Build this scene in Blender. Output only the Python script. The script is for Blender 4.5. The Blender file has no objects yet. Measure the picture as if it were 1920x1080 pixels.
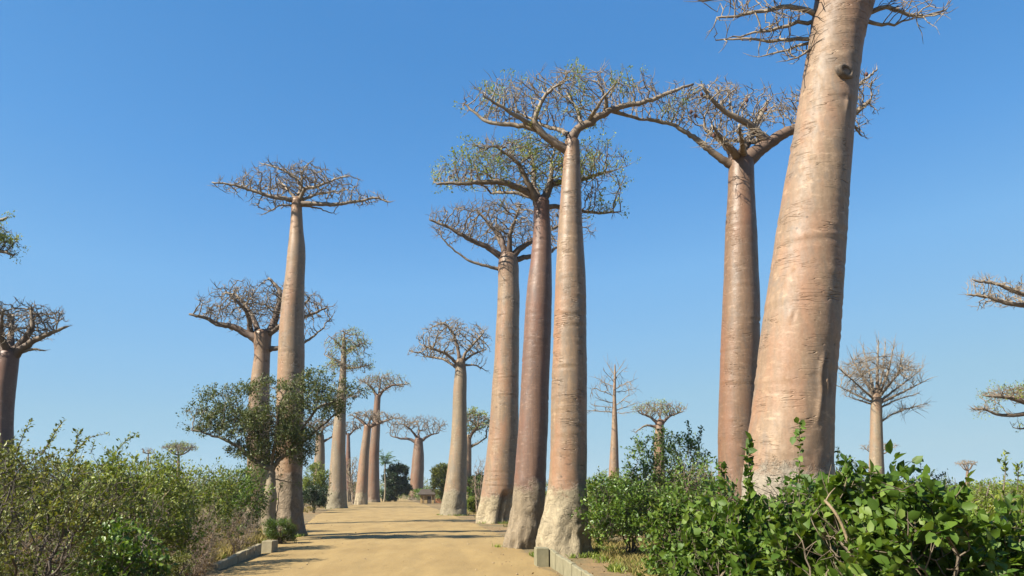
import bpy, math, random
import numpy as np
from mathutils import Vector, noise as mnoise

# ------------------------------------------------------------------ camera, sky, sun, exposure
S = bpy.context.scene
COL = S.collection
FPX, CH, HORIZON = 1500.0, 2.8, 921.0          # focal length in photo pixels, eye height, horizon row
PITCH = math.atan((HORIZON - 540.0) / FPX)
cam = bpy.data.cameras.new("camera")
cam.sensor_width = 36.0
cam.lens = 36.0 * FPX / 1920.0
cam.clip_start, cam.clip_end = 0.1, 6000.0
cam_ob = bpy.data.objects.new("camera", cam)
cam_ob.location = (0, 0, CH)
cam_ob.rotation_euler = (math.pi / 2 + PITCH, 0, 0)
COL.objects.link(cam_ob)
S.camera = cam_ob

SUN_EL, SUN_BEHIND = math.radians(42), math.radians(28)   # sun on the left, a little behind the camera
sun_dir = Vector((-math.cos(SUN_BEHIND) * math.cos(SUN_EL), -math.sin(SUN_BEHIND) * math.cos(SUN_EL), math.sin(SUN_EL)))
world = bpy.data.worlds.new("World")
S.world = world
world.use_nodes = True
wn, wl = world.node_tree.nodes, world.node_tree.links
sky = wn.new("ShaderNodeTexSky")
sky.sky_type = 'NISHITA'
sky.sun_disc = False
sky.sun_elevation = SUN_EL
sky.sun_rotation = math.atan2(sun_dir.x, sun_dir.y)
sky.altitude = 0
sky.air_density, sky.dust_density, sky.ozone_density = 0.8, 0.0, 4.0
# grade the clear sky like the camera did: its brightness picks the blue, down to a pale cyan horizon
SKY_K = 0.13
sp3 = wn.new("ShaderNodeSeparateColor"); wl.new(sky.outputs[0], sp3.inputs[0])
m1 = wn.new("ShaderNodeMath"); m1.operation = 'MULTIPLY'; m1.inputs[1].default_value = SKY_K
wl.new(sp3.outputs[1], m1.inputs[0])
rp = wn.new("ShaderNodeValToRGB"); wl.new(m1.outputs[0], rp.inputs[0])
def lin8(c): return tuple(((v / 255 + .055) / 1.055) ** 2.4 / 2 ** 1.5 for v in c)
el = rp.color_ramp.elements
while len(el) > 1: el.remove(el[-1])
for k, (p_, c_) in enumerate(((.10, (72, 132, 202)), (.17, (82, 145, 211)), (.23, (99, 162, 226)), (.32, (127, 184, 236)), (.45, (144, 194, 234)), (.62, (158, 201, 228)), (.80, (166, 205, 227)), (1.0, (174, 208, 225)))):
    q_ = el[0] if k == 0 else el.new(p_)
    q_.position = p_; q_.color = lin8(c_) + (1,)
m3 = wn.new("ShaderNodeVectorMath"); m3.operation = 'SCALE'; m3.inputs["Scale"].default_value = 1 / SKY_K
wl.new(rp.outputs[0], m3.inputs[0]); wl.new(m3.outputs[0], wn["Background"].inputs[0])
wn["Background"].inputs[1].default_value = 0.13
sun = bpy.data.lights.new("sun", 'SUN')
sun.energy, sun.angle, sun.color = 5.0, math.radians(0.53), (1.0, 0.93, 0.80)
sun_ob = bpy.data.objects.new("sun", sun)
sun_ob.rotation_euler = sun_dir.to_track_quat('Z', 'Y').to_euler()
sun_ob.location = (-60, -20, 60)
COL.objects.link(sun_ob)
S.view_settings.view_transform = 'Standard'
S.view_settings.look = 'None'
S.view_settings.exposure = 1.5
S.view_settings.gamma = 1.0

# ------------------------------------------------------------------ helpers
sp_, cp_ = math.sin(PITCH), math.cos(PITCH)
def ray(px, py):
    u, v = (px - 960.0) / FPX, (540.0 - py) / FPX
    return np.array((u, cp_ - v * sp_, sp_ + v * cp_))
def P(px, py, d):                       # the point seen at (px, py) that stands d metres ahead
    r = ray(px, py)
    return np.array((0, 0, CH)) + r * (d / r[1])
def G(px, py):                          # the ground seen at (px, py)
    r = ray(px, py)
    return np.array((0, 0, CH)) - r * (CH / r[2])
def gd(py):
    return G(960, py)[1]

def tag(o, label=None, cat=None, group=None, kind=None):
    if label: o["label"] = label
    if cat: o["category"] = cat
    if group: o["group"] = group
    if kind: o["kind"] = kind
    return o
def thing(name, label, cat, loc, group=None, rz=0):
    o = bpy.data.objects.new(name, None)
    o.empty_display_size = 0.3
    o.location = loc
    o.rotation_euler = (0, 0, rz)
    COL.objects.link(o)
    return tag(o, label, cat, group)
def link(name, me, parent=None):
    o = bpy.data.objects.new(name, me)
    COL.objects.link(o)
    if parent is not None: o.parent = parent
    return o
def copy_thing(o, loc, rz, sc, label):
    c = o.copy(); COL.objects.link(c)
    c.location = loc; c.rotation_euler = (0, 0, rz); c.scale = sc
    c["label"] = label
    for ch in list(o.children):
        k = ch.copy(); COL.objects.link(k); k.parent = c
        for g in list(ch.children):
            q = g.copy(); COL.objects.link(q); q.parent = k
    return c

class MB:                                # collects vertices and polygons, builds one mesh
    def __init__(s): s.v, s.n, s.loops, s.tot, s.att, s.cnt = [], 0, [], [], [], 0
    def add(s, verts, faces, att=0.0):   # faces: int array (k, m) with m corners
        verts = np.asarray(verts, float).reshape(-1, 3); faces = np.asarray(faces, int)
        s.v.append(verts); s.loops.append((faces + s.n).ravel())
        s.tot.append(np.full(len(faces), faces.shape[1]))
        a = np.asarray(att, float)
        s.att.append(np.full(len(verts), float(a)) if a.ndim == 0 else a)
        s.n += len(verts)
    def mesh(s, name, mat, smooth=True, offset=None):
        v = np.concatenate(s.v); lp = np.concatenate(s.loops); tot = np.concatenate(s.tot)
        if offset is not None: v = v - np.asarray(offset)
        me = bpy.data.meshes.new(name)
        me.vertices.add(len(v)); me.vertices.foreach_set("co", v.astype(np.float32).ravel())
        me.loops.add(len(lp)); me.loops.foreach_set("vertex_index", lp.astype(np.int32))
        me.polygons.add(len(tot))
        me.polygons.foreach_set("loop_start", (np.cumsum(tot) - tot).astype(np.int32))
        me.polygons.foreach_set("loop_total", tot.astype(np.int32))
        me.polygons.foreach_set("use_smooth", np.full(len(tot), smooth))
        a = me.attributes.new("thick", 'FLOAT', 'POINT')
        a.data.foreach_set("value", np.concatenate(s.att).astype(np.float32))
        me.update(calc_edges=True); me.validate()
        me.materials.append(mat)
        return me
    def box(s, c, size, rz=0.0, tilt=0.0):
        x, y, z = np.asarray(size) / 2.0
        q = np.array([(-x,-y,-z),(x,-y,-z),(x,y,-z),(-x,y,-z),(-x,-y,z),(x,-y,z),(x,y,z),(-x,y,z)])
        if tilt: q = q @ np.array([(1,0,0),(0,math.cos(tilt),math.sin(tilt)),(0,-math.sin(tilt),math.cos(tilt))])
        if rz: q = q @ np.array([(math.cos(rz),math.sin(rz),0),(-math.sin(rz),math.cos(rz),0),(0,0,1)])
        s.add(q + np.asarray(c), [(0,3,2,1),(4,5,6,7),(0,1,5,4),(1,2,6,5),(2,3,7,6),(3,0,4,7)])
    def tube(s, pts, rad, sides=6, cap=True):
        pts = np.asarray(pts, float); n = len(pts)
        rad = np.full(n, rad, float) if np.ndim(rad) == 0 else np.asarray(rad, float)
        d = np.gradient(pts, axis=0); d /= np.linalg.norm(d, axis=1)[:, None] + 1e-9
        ref = np.array((0.31, 0.93, 0.17)) if abs(d[0] @ np.array((0.31, .93, .17))) < 0.8 else np.array((1., 0, 0))
        a = np.cross(d, ref); a /= np.linalg.norm(a, axis=1)[:, None] + 1e-9
        b = np.cross(d, a)
        t = np.arange(sides) * 2 * math.pi / sides
        v = pts[:, None] + rad[:, None, None] * (np.cos(t)[None, :, None] * a[:, None] + np.sin(t)[None, :, None] * b[:, None])
        i = np.arange(n - 1)[:, None] * sides; j = np.arange(sides)[None]; k = (j + 1) % sides
        f = np.stack([i + j, i + k, i + sides + k, i + sides + j], -1).reshape(-1, 4)
        s.add(v.reshape(-1, 3), f, np.repeat(rad, sides))
        if cap and sides in (3, 4, 5, 6, 8):
            s.add(v[-1], [tuple(range(sides))], rad[-1]); s.add(v[0], [tuple(range(sides))[::-1]], rad[0])

# ------------------------------------------------------------------ node materials
def new_mat(name):
    m = bpy.data.materials.new(name); m.use_nodes = True
    nt = m.node_tree
    return m, nt, nt.nodes["Principled BSDF"]
def N(nt, typ, **kw):
    n = nt.nodes.new(typ)
    for k, v in kw.items():
        if k.startswith("i_"):
            key = k[2:]; n.inputs[int(key) if key.isdigit() else key.replace("_", " ")].default_value = v
        else: setattr(n, k, v)
    return n
def ramp(nt, src, stops, interp='LINEAR'):
    r = N(nt, "ShaderNodeValToRGB"); r.color_ramp.interpolation = interp
    e = r.color_ramp.elements
    while len(e) > 1: e.remove(e[-1])
    e[0].position, e[0].color = stops[0][0], tuple(stops[0][1]) + (1,)
    for p, c in stops[1:]:
        q = e.new(p); q.color = tuple(c) + (1,)
    nt.links.new(src, r.inputs[0]); return r.outputs[0]
def g3(v): return (v, v, v)
def mapping(nt, scale, coord="Object"):
    tc = N(nt, "ShaderNodeTexCoord"); mp = N(nt, "ShaderNodeMapping")
    mp.inputs["Scale"].default_value = scale
    nt.links.new(tc.outputs[coord], mp.inputs[0]); return mp.outputs[0]
def noise(nt, vec, scale, detail=4, rough=0.55, dist=0.0):
    n = N(nt, "ShaderNodeTexNoise"); n.inputs["Scale"].default_value = scale
    n.inputs["Detail"].default_value = detail; n.inputs["Roughness"].default_value = rough
    n.inputs["Distortion"].default_value = dist
    if vec is not None: nt.links.new(vec, n.inputs["Vector"])
    return n.outputs["Fac"]
def mix(nt, fac, a, b, mode='MIX'):
    m = N(nt, "ShaderNodeMix", data_type='RGBA', blend_type=mode)
    for sock, val in ((m.inputs[0], fac), (m.inputs[6], a), (m.inputs[7], b)):
        if isinstance(val, (int, float)): sock.default_value = val
        elif isinstance(val, tuple): sock.default_value = val + (1,) if len(val) == 3 else val
        else: nt.links.new(val, sock)
    return m.outputs[2]
def math_(nt, op, a, b=None, clamp=False):
    m = N(nt, "ShaderNodeMath", operation=op, use_clamp=clamp)
    for k, val in ((0, a), (1, b)):
        if val is None: continue
        if isinstance(val, (int, float)): m.inputs[k].default_value = val
        else: nt.links.new(val, m.inputs[k])
    return m.outputs[0]
def bump(nt, h, strength, dist, prev=None):
    b = N(nt, "ShaderNodeBump"); b.inputs["Strength"].default_value = strength; b.inputs["Distance"].default_value = dist
    nt.links.new(h, b.inputs["Height"])
    if prev is not None: nt.links.new(prev, b.inputs["Normal"])
    return b.outputs[0]

def bark_mat(name, upper, upper2, base, base_h, gloss=0.42, rings=1.0):
    """smooth baobab bark: coloured skin with creases round the trunk, pale wrinkled foot"""
    m, nt, bs = new_mat(name)
    oi = N(nt, "ShaderNodeObjectInfo")
    def mapping(nt, scale):
        tc = N(nt, "ShaderNodeTexCoord"); ad = N(nt, "ShaderNodeVectorMath", operation='MULTIPLY_ADD')
        nt.links.new(oi.outputs["Location"], ad.inputs[0]); ad.inputs[1].default_value = (.73, .73, .73); nt.links.new(tc.outputs["Object"], ad.inputs[2])
        mp = N(nt, "ShaderNodeMapping"); mp.inputs["Scale"].default_value = scale
        nt.links.new(ad.outputs[0], mp.inputs[0]); return mp.outputs[0]
    o1 = mapping(nt, (1, 1, 1))
    sep = N(nt, "ShaderNodeSeparateXYZ"); tcz = N(nt, "ShaderNodeTexCoord"); nt.links.new(tcz.outputs["Object"], sep.inputs[0])
    big = noise(nt, mapping(nt, (1, 1, .35)), 0.7, 4)
    streak = noise(nt, mapping(nt, (5, 5, .22)), 1.3, 5, .6)
    fine = noise(nt, mapping(nt, (1, 1, 1)), 9, 6, .65)
    c = mix(nt, ramp(nt, big, [(.35, g3(0)), (.65, g3(1))]), upper, upper2)
    c = mix(nt, ramp(nt, streak, [(.42, g3(0)), (.66, g3(.85))]), c, tuple(x * .68 for x in upper))
    # creases: contour lines of a noise that is stretched round the trunk
    cn = noise(nt, mapping(nt, (.36, .36, 2.3)), 1.0, 3, .6, .25)
    line = ramp(nt, cn, [(.0, g3(0)), (.488, g3(0)), (.5, g3(1)), (.512, g3(0)), (1, g3(0))])
    cn2 = noise(nt, mapping(nt, (.6, .6, 4.6)), 1.0, 3, .6, .2)
    line2 = ramp(nt, cn2, [(.0, g3(0)), (.535, g3(0)), (.55, g3(.6)), (.565, g3(0)), (1, g3(0))])
    brk = ramp(nt, noise(nt, mapping(nt, (1, 1, .8)), 1.1, 3), [(.50, g3(0)), (.60, g3(1))])
    ln = math_(nt, 'MULTIPLY', math_(nt, 'MAXIMUM', line, math_(nt, 'MULTIPLY', line2, .6)), brk)
    c = mix(nt, math_(nt, 'MULTIPLY', ln, .6 * rings), c, tuple(x * .35 for x in upper))
    spots = ramp(nt, noise(nt, o1, 4.5, 2), [(.70, g3(0)), (.74, g3(.45))])
    c = mix(nt, spots, c, tuple(x * .45 for x in upper))
    pale = ramp(nt, noise(nt, mapping(nt, (1, 1, 2.5)), 2.2, 5, .7), [(.55, g3(0)), (.66, g3(.65))])
    c = mix(nt, pale, c, tuple(min(.7, x * 1.35 + .02) for x in upper))
    blot = ramp(nt, noise(nt, mapping(nt, (1, 1, .5)), 1.7, 6, .7, .6), [(.50, g3(0)), (.6, g3(.8))])
    c = mix(nt, blot, c, (upper[0] * .70, upper[1] * .77, upper[2] * .90))
    ros = ramp(nt, noise(nt, mapping(nt, (1, 1, .3)), .9, 5, .65), [(.48, g3(0)), (.64, g3(.75))])
    c = mix(nt, ros, c, (upper[0] * 1.02, upper[1] * .80, upper[2] * .74))
    vor = N(nt, "ShaderNodeTexVoronoi"); vor.inputs["Scale"].default_value = 1.5; nt.links.new(o1, vor.inputs["Vector"])
    peg = ramp(nt, vor.outputs["Distance"], [(0, g3(.85)), (.05, g3(.8)), (.075, g3(0))])
    c = mix(nt, peg, c, (.07, .045, .03))
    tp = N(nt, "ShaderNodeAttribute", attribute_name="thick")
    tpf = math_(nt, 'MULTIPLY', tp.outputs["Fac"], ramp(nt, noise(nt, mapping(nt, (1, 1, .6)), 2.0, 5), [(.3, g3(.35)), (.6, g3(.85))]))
    c = mix(nt, tpf, c, (upper[0] * .58, upper[1] * .47, upper[2] * .44))  # trunk top: redder bark, plus some of the crown's shade put into the colour
    # foot
    wob = math_(nt, 'MULTIPLY_ADD', noise(nt, o1, 1.3, 7, .7), 3.0); nt.nodes[-1].inputs[2].default_value = -1.5
    hh = math_(nt, 'ADD', math_(nt, 'ADD', sep.outputs[2], wob), math_(nt, 'MULTIPLY', oi.outputs["Random"], 1.4))
    foot = N(nt, "ShaderNodeMapRange"); foot.inputs[1].default_value = base_h + .22; foot.inputs[2].default_value = base_h - .22
    nt.links.new(hh, foot.inputs[0]); foot = foot.outputs[0]
    wr = noise(nt, mapping(nt, (1, 1, .8)), 3.2, 8, .68, 1.2)
    fc = mix(nt, ramp(nt, wr, [(.33, g3(0)), (.6, g3(1))]), tuple(x * .62 for x in base), base)
    c = mix(nt, foot, c, fc)
    c = mix(nt, .22, c, ramp(nt, fine, [(.3, g3(.1)), (.7, g3(.6))]), 'OVERLAY')
    nt.links.new(c, bs.inputs["Base Color"])
    rg = mix(nt, foot, ramp(nt, noise(nt, mapping(nt, (1, 1, .6)), 3.5, 7, .7), [(.3, g3(gloss - .02)), (.55, g3(gloss + .12)), (.7, g3(gloss + .35))]), g3(.9)); nt.links.new(rg, bs.inputs["Roughness"])
    bs.inputs["Specular IOR Level"].default_value = .42
    b = bump(nt, fine, .35, .025)
    b = bump(nt, math_(nt, 'SUBTRACT', 1.0, ln), .9 * rings, .05, b)
    b = bump(nt, noise(nt, mapping(nt, (.7, .7, 4.5)), 1.6, 4), .12, .04, b)
    b = bump(nt, math_(nt, 'MULTIPLY', wr, foot), 1.0, .11, b)
    nt.links.new(b, bs.inputs["Normal"])
    return m

def limb_mat(name, thick_c, twig_c, twig_d):
    m, nt, bs = new_mat(name)
    at = N(nt, "ShaderNodeAttribute", attribute_name="thick")
    o1 = mapping(nt, (1, 1, 1))
    n1 = noise(nt, o1, 2.5, 5, .6)
    tw = mix(nt, ramp(nt, n1, [(.38, g3(0)), (.62, g3(1))]), twig_d, twig_c)
    c = mix(nt, ramp(nt, at.outputs["Fac"], [(.10, g3(0)), (.30, g3(1))]), tw, thick_c)
    n2 = noise(nt, o1, 14, 4, .6)
    c = mix(nt, .3, c, ramp(nt, n2, [(.3, g3(.15)), (.7, g3(.6))]), 'OVERLAY')
    nt.links.new(c, bs.inputs["Base Color"]); bs.inputs["Roughness"].default_value = .75
    nt.links.new(bump(nt, n2, .5, .03), bs.inputs["Normal"])
    return m

def leaf_mat(name, a, b, c3, trans=.3, rough=.5, spec=.4):
    """a..c3: the leaf colours that vary from leaf to leaf and, more slowly, over the plant"""
    m, nt, bs = new_mat(name)
    geo = N(nt, "ShaderNodeNewGeometry")
    rnd = geo.outputs["Random Per Island"]
    big = noise(nt, mapping(nt, (1, 1, 1)), .9, 3)
    f = math_(nt, 'ADD', math_(nt, 'MULTIPLY', rnd, .6), math_(nt, 'MULTIPLY', big, .5))
    c = ramp(nt, f, [(.25, a), (.55, b), (.86, c3), (.93, (c3[0] * 1.35, c3[1] * 1.02, c3[2])), (.97, (.2, .125, .04))])
    nt.links.new(c, bs.inputs["Base Color"])
    bs.inputs["Roughness"].default_value = rough
    bs.inputs["Specular IOR Level"].default_value = spec
    tr = N(nt, "ShaderNodeBsdfTranslucent")
    tc = mix(nt, 1.0, c, (1.25, 1.2, .55), 'MULTIPLY'); nt.links.new(tc, tr.inputs[0])
    ms = N(nt, "ShaderNodeMixShader"); ms.inputs[0].default_value = trans
    nt.links.new(bs.outputs[0], ms.inputs[1]); nt.links.new(tr.outputs[0], ms.inputs[2])
    nt.links.new(ms.outputs[0], nt.nodes["Material Output"].inputs[0])
    return m

def plain_mat(name, a, b, scale=3.0, rough=.85, bmp=.3):
    m, nt, bs = new_mat(name)
    o1 = mapping(nt, (1, 1, 1)); n1 = noise(nt, o1, scale, 6, .65)
    nt.links.new(ramp(nt, n1, [(.3, a), (.7, b)]), bs.inputs["Base Color"])
    bs.inputs["Roughness"].default_value = rough
    if bmp: nt.links.new(bump(nt, noise(nt, o1, scale * 6, 4), bmp, .02), bs.inputs["Normal"])
    return m

TAN, TAN2 = (.231, .155, .092), (.188, .116, .070)
RED, RED2 = (.157, .092, .062), (.120, .066, .045)
PALE = (.316, .258, .165)
M = {
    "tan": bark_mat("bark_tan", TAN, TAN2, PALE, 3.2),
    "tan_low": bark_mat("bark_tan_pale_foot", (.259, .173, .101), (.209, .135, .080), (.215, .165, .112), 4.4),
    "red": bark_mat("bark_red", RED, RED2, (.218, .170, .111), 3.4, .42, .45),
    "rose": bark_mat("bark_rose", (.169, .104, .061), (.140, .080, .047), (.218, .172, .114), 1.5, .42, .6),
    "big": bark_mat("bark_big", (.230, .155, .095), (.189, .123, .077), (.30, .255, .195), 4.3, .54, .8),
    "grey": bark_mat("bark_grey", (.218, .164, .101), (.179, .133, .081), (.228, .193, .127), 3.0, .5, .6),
    "limb": limb_mat("limb_bark", (.105, .062, .038), (.239, .193, .136), (.139, .102, .068)),
    "limb_dark": limb_mat("limb_bark_dark", (.084, .051, .034), (.189, .148, .102), (.101, .074, .050)),
    "stem": limb_mat("stem_bark", (.193, .158, .099), (.146, .111, .070), (.070, .052, .035)),
    "stem_dark": limb_mat("dark_stem_bark", (.065, .050, .035), (.094, .070, .047), (.047, .035, .027)),
    "dry": limb_mat("dry_stem", (.222, .175, .117), (.211, .158, .105), (.140, .102, .070)),
    "leaf_baobab": leaf_mat("baobab_leaf", (.114, .159, .026), (.195, .239, .041), (.283, .309, .067)),
    "leaf_small": leaf_mat("small_tree_leaf", (.042, .062, .013), (.078, .102, .025), (.133, .148, .048), .25),
    "leaf_scrub": leaf_mat("scrub_leaf", (.063, .097, .009), (.125, .168, .020), (.221, .247, .038)),
    "leaf_olive": leaf_mat("olive_leaf", (.062, .080, .011), (.115, .133, .022), (.201, .202, .040)),
    "leaf_green": leaf_mat("green_leaf", (.036, .076, .007), (.068, .125, .013), (.131, .188, .027), .28, .42),
    "leaf_dark": leaf_mat("dark_leaf", (.012, .027, .008), (.020, .041, .012), (.035, .058, .018), .18, .45),
    "leaf_broad": leaf_mat("broad_leaf", (.036, .076, .007), (.068, .122, .013), (.127, .181, .029), .32, .55, .3),
    "leaf_dry": leaf_mat("dead_leaf_tuft", (.094, .058, .023), (.152, .099, .041), (.211, .146, .065), .2, .8, .1),
    "grass": leaf_mat("dry_grass", (.119, .106, .032), (.190, .155, .055), (.266, .210, .084), .25, .8, .1),
    "concrete": plain_mat("concrete", (.158, .129, .073), (.263, .222, .135), 2.2),
    "concrete_green": plain_mat("mossy_concrete", (.129, .117, .065), (.211, .187, .111), 2.2),
    "wood": plain_mat("grey_wood", (.117, .082, .052), (.234, .175, .117), 5),
    "redwood": plain_mat("red_wood", (.199, .070, .029), (.292, .123, .052), 5),
    "thatch": plain_mat("thatch", (.027, .019, .013), (.058, .041, .027), 8),
    "mud": plain_mat("ochre_wall", (.211, .140, .058), (.292, .199, .088), 3),
    "pod": plain_mat("pod_skin", (.058, .023, .018), (.105, .041, .029), 9),
}

# ------------------------------------------------------------------ ground and road
def ground_mat():
    m, nt, bs = new_mat("dry_earth")
    o1 = mapping(nt, (1, 1, 1))
    a = noise(nt, o1, .22, 6, .6); b = noise(nt, o1, 2.6, 6, .7); c_ = noise(nt, o1, 22, 4, .7)
    c = mix(nt, ramp(nt, a, [(.42, g3(0)), (.6, g3(1))]), (.205, .126, .047), (.117, .090, .034))
    c = mix(nt, ramp(nt, b, [(.45, g3(0)), (.7, g3(.7))]), c, (.099, .065, .029))
    c = mix(nt, .35, c, ramp(nt, c_, [(.3, g3(.1)), (.7, g3(.7))]), 'OVERLAY')
    nt.links.new(c, bs.inputs["Base Color"]); bs.inputs["Roughness"].default_value = .95
    nt.links.new(bump(nt, c_, .6, .03, bump(nt, b, .6, .12)), bs.inputs["Normal"])
    return m
def road_mat():
    m, nt, bs = new_mat("sand_road")
    o1 = mapping(nt, (1, 1, 1))
    a = noise(nt, mapping(nt, (1, .25, 1)), .55, 6, .6); b = noise(nt, mapping(nt, (1, .35, 1)), 4, 6, .7); c_ = noise(nt, o1, 30, 4, .7)
    c = mix(nt, ramp(nt, a, [(.38, g3(0)), (.62, g3(1))]), (.198, .128, .040), (.247, .166, .057))
    c = mix(nt, ramp(nt, b, [(.55, g3(0)), (.75, g3(.35))]), c, (.155, .094, .035))
    sp = ramp(nt, noise(nt, mapping(nt, (1, .5, 1)), 9, 2), [(.72, g3(0)), (.76, g3(.5))])
    c = mix(nt, sp, c, (.117, .073, .035))
    c = mix(nt, .25, c, ramp(nt, c_, [(.3, g3(.15)), (.7, g3(.65))]), 'OVERLAY')
    nt.links.new(c, bs.inputs["Base Color"]); bs.inputs["Roughness"].default_value = .95
    nt.links.new(bump(nt, c_, .5, .015, bump(nt, b, .5, .06)), bs.inputs["Normal"])
    return m
def hump(x, y): return .05 * mnoise.noise((x * .12, y * .12, 3.1)) + .03 * mnoise.noise((x * .6, y * .6, 7.7))
LE = [(1080, 385), (1040, 470), (1020, 512), (1002, 560), (985, 568), (965, 590), (955, 618), (945, 668), (938, 700), (934, 722)]
RE = [(1080, 1052), (1045, 1010), (1030, 985), (1003, 948), (985, 905), (972, 872), (960, 838), (945, 798), (938, 770), (934, 762)]
lw = np.array([G(x, y) for y, x in LE]); rw = np.array([G(x, y) for y, x in RE])
def edge(tab, y):
    if y < tab[0, 1]: return tab[0, 0] + (tab[0, 0] - tab[1, 0]) / (tab[0, 1] - tab[1, 1]) * .4 * (y - tab[0, 1])
    return float(np.interp(y, tab[:, 1], tab[:, 0]))
def build_ground():
    mb = MB()
    ys = np.concatenate([np.arange(-40, 120, 1.0), np.arange(120, 420, 5.0), np.array([420, 600, 1000, 1800, 3500])])
    xs = np.concatenate([np.array([-3500, -1500, -700, -350, -200, -130]), np.arange(-90, 90.1, 1.5), np.array([130, 200, 350, 700, 1500, 3500])])
    X, Y = np.meshgrid(xs, ys); Z = np.zeros_like(X)
    for i in range(X.shape[0]):
        for j in range(X.shape[1]):
            if abs(X[i, j]) < 120 and Y[i, j] < 400:
                Z[i, j] = hump(X[i, j], Y[i, j]) - .05
    nx = len(xs); i = np.arange(len(ys) - 1)[:, None] * nx; j = np.arange(nx - 1)[None]
    f = np.stack([i + j, i + j + 1, i + nx + j + 1, i + nx + j], -1).reshape(-1, 4)
    mb.add(np.stack([X, Y, Z], -1).reshape(-1, 3), f)
    tag(link("ground", mb.mesh("ground", ground_mat())), kind="structure")
    mb = MB()
    ys = np.concatenate([np.arange(-15, 90, .6), np.arange(90, 330, 3.0)]); n = 61
    V = []
    for y in ys:
        a, b = edge(lw, y), edge(rw, y)
        a += .45 * mnoise.noise((0, y * .35, 1.0)) + .15 * mnoise.noise((0, y * 1.7, 1.0)); b += .45 * mnoise.noise((5, y * .35, 2.0)) + .15 * mnoise.noise((5, y * 1.7, 2.0))
        for k in range(n):
            t = k / (n - 1); x = a + (b - a) * t
            e = min(t, 1 - t) * 2
            z = .09 * (1 - (1 - e) ** 2.2) - .035 + hump(x, y) * .6 + .025 * mnoise.noise((x * .9, y * .3, 0))
            for rt in (.27, .44, .60, .76): z -= .028 * math.exp(-((t - rt - .02 * mnoise.noise((rt * 9, y * .12, 2))) / .025) ** 2)
            if k in (0, n - 1): z -= .12
            V.append((x, y, z))
    i = np.arange(len(ys) - 1)[:, None] * n; j = np.arange(n - 1)[None]
    f = np.stack([i + j, i + j + 1, i + n + j + 1, i + n + j], -1).reshape(-1, 4)
    mb.add(V, f)
    tag(link("road", mb.mesh("road", road_mat())), kind="structure")
build_ground()

# ------------------------------------------------------------------ growing branches
def resample(pts, step):
    pts = np.asarray(pts, float); L = np.concatenate([[0], np.cumsum(np.linalg.norm(np.diff(pts, axis=0), axis=1))])
    n = max(2, int(L[-1] / step) + 1); t = np.linspace(0, L[-1], n)
    # smooth the corners
    q = np.stack([np.interp(t, L, pts[:, k]) for k in range(3)], 1)
    for _ in range(2):
        q[1:-1] = .25 * q[:-2] + .5 * q[1:-1] + .25 * q[2:]
    return q
def grow(seeds, attr, step, kill, infl, rng, up=.12, wig=.3, iters=90):
    """space colonisation: branches reach from the seed limbs for the attraction points"""
    pos, par, base = [], [], []
    for q, rb in seeds:
        for k, p in enumerate(q):
            par.append(-1 if k == 0 else len(pos) - 1); pos.append(p)
            base.append(rb * (1 - .72 * k / max(1, len(q) - 1)) * (1 + .5 * math.exp(-k * step / (1.1 * rb + .01))))
    n0 = len(pos); pos = np.array(pos); par = list(par)
    A = np.asarray(attr); alive = np.ones(len(A), bool)
    near = np.zeros(len(A), int); dist = np.full(len(A), 1e9)
    def upd(lo):
        for s in range(lo, len(pos), 400):
            B = pos[s:s + 400]
            d = np.sqrt(((A[:, None] - B[None]) ** 2).sum(-1)); k = d.argmin(1); dm = d[np.arange(len(A)), k]
            better = dm < dist; dist[better] = dm[better]; near[better] = k[better] + s
    upd(0)
    for it in range(iters):
        alive &= dist > kill
        act = alive & (dist < (infl if it > 8 else infl * 2.5))
        if not act.any(): break
        v = A[act] - pos[near[act]]; v /= np.linalg.norm(v, axis=1)[:, None] + 1e-9
        idx, inv = np.unique(near[act], return_inverse=True)
        s = np.zeros((len(idx), 3)); np.add.at(s, inv, v)
        s /= np.linalg.norm(s, axis=1)[:, None] + 1e-9
        s += rng.normal(0, wig, s.shape); s[:, 2] += up
        s /= np.linalg.norm(s, axis=1)[:, None] + 1e-9
        new = pos[idx] + s * step
        lo = len(pos); pos = np.concatenate([pos, new]); par += list(idx); upd(lo)
        if len(pos) > 14000: break
    return pos, np.array(par), np.array(base + [0.0] * (len(pos) - n0)), n0
def add_twigs(pos, par, base, rng, n, length, up=.5, spread=.8, every=0.0, seg=2):
    """short twigs at the tips (and on a share of the other nodes)"""
    nch = np.bincount(par[par >= 0], minlength=len(pos))
    tips = np.where(nch == 0)[0]
    if every > 0:
        oth = np.where(nch == 1)[0]; tips = np.concatenate([tips, oth[rng.random(len(oth)) < every]])
    tips = tips[par[tips] >= 0]
    tips = np.repeat(tips, n)
    d = pos[tips] - pos[par[tips]]; d /= np.linalg.norm(d, axis=1)[:, None] + 1e-9
    cur = tips; p = pos[tips]
    d = d + rng.normal(0, spread * .6, d.shape); d[:, 2] += up * rng.random(len(d)); d /= np.linalg.norm(d, axis=1)[:, None]
    L = length * (.5 + rng.random(len(d)))
    for k in range(seg):
        p = p + d * (L / seg)[:, None]
        new = np.arange(len(pos), len(pos) + len(p))
        pos = np.concatenate([pos, p]); par = np.concatenate([par, cur]); base = np.concatenate([base, np.zeros(len(p))])
        cur = new; d = d + rng.normal(0, .3, d.shape); d[:, 2] += .15 * up; d /= np.linalg.norm(d, axis=1)[:, None]
    return pos, par, base
def radii(pos, par, base, r0, e=2.3):
    a = np.zeros(len(pos)); has = np.zeros(len(pos), bool)
    for i in range(len(pos) - 1, -1, -1):
        if not has[i]: a[i] = r0 ** e
        q = par[i]
        if q >= 0: a[q] += a[i]; has[q] = True
    return np.maximum(a ** (1 / e), base)
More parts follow.
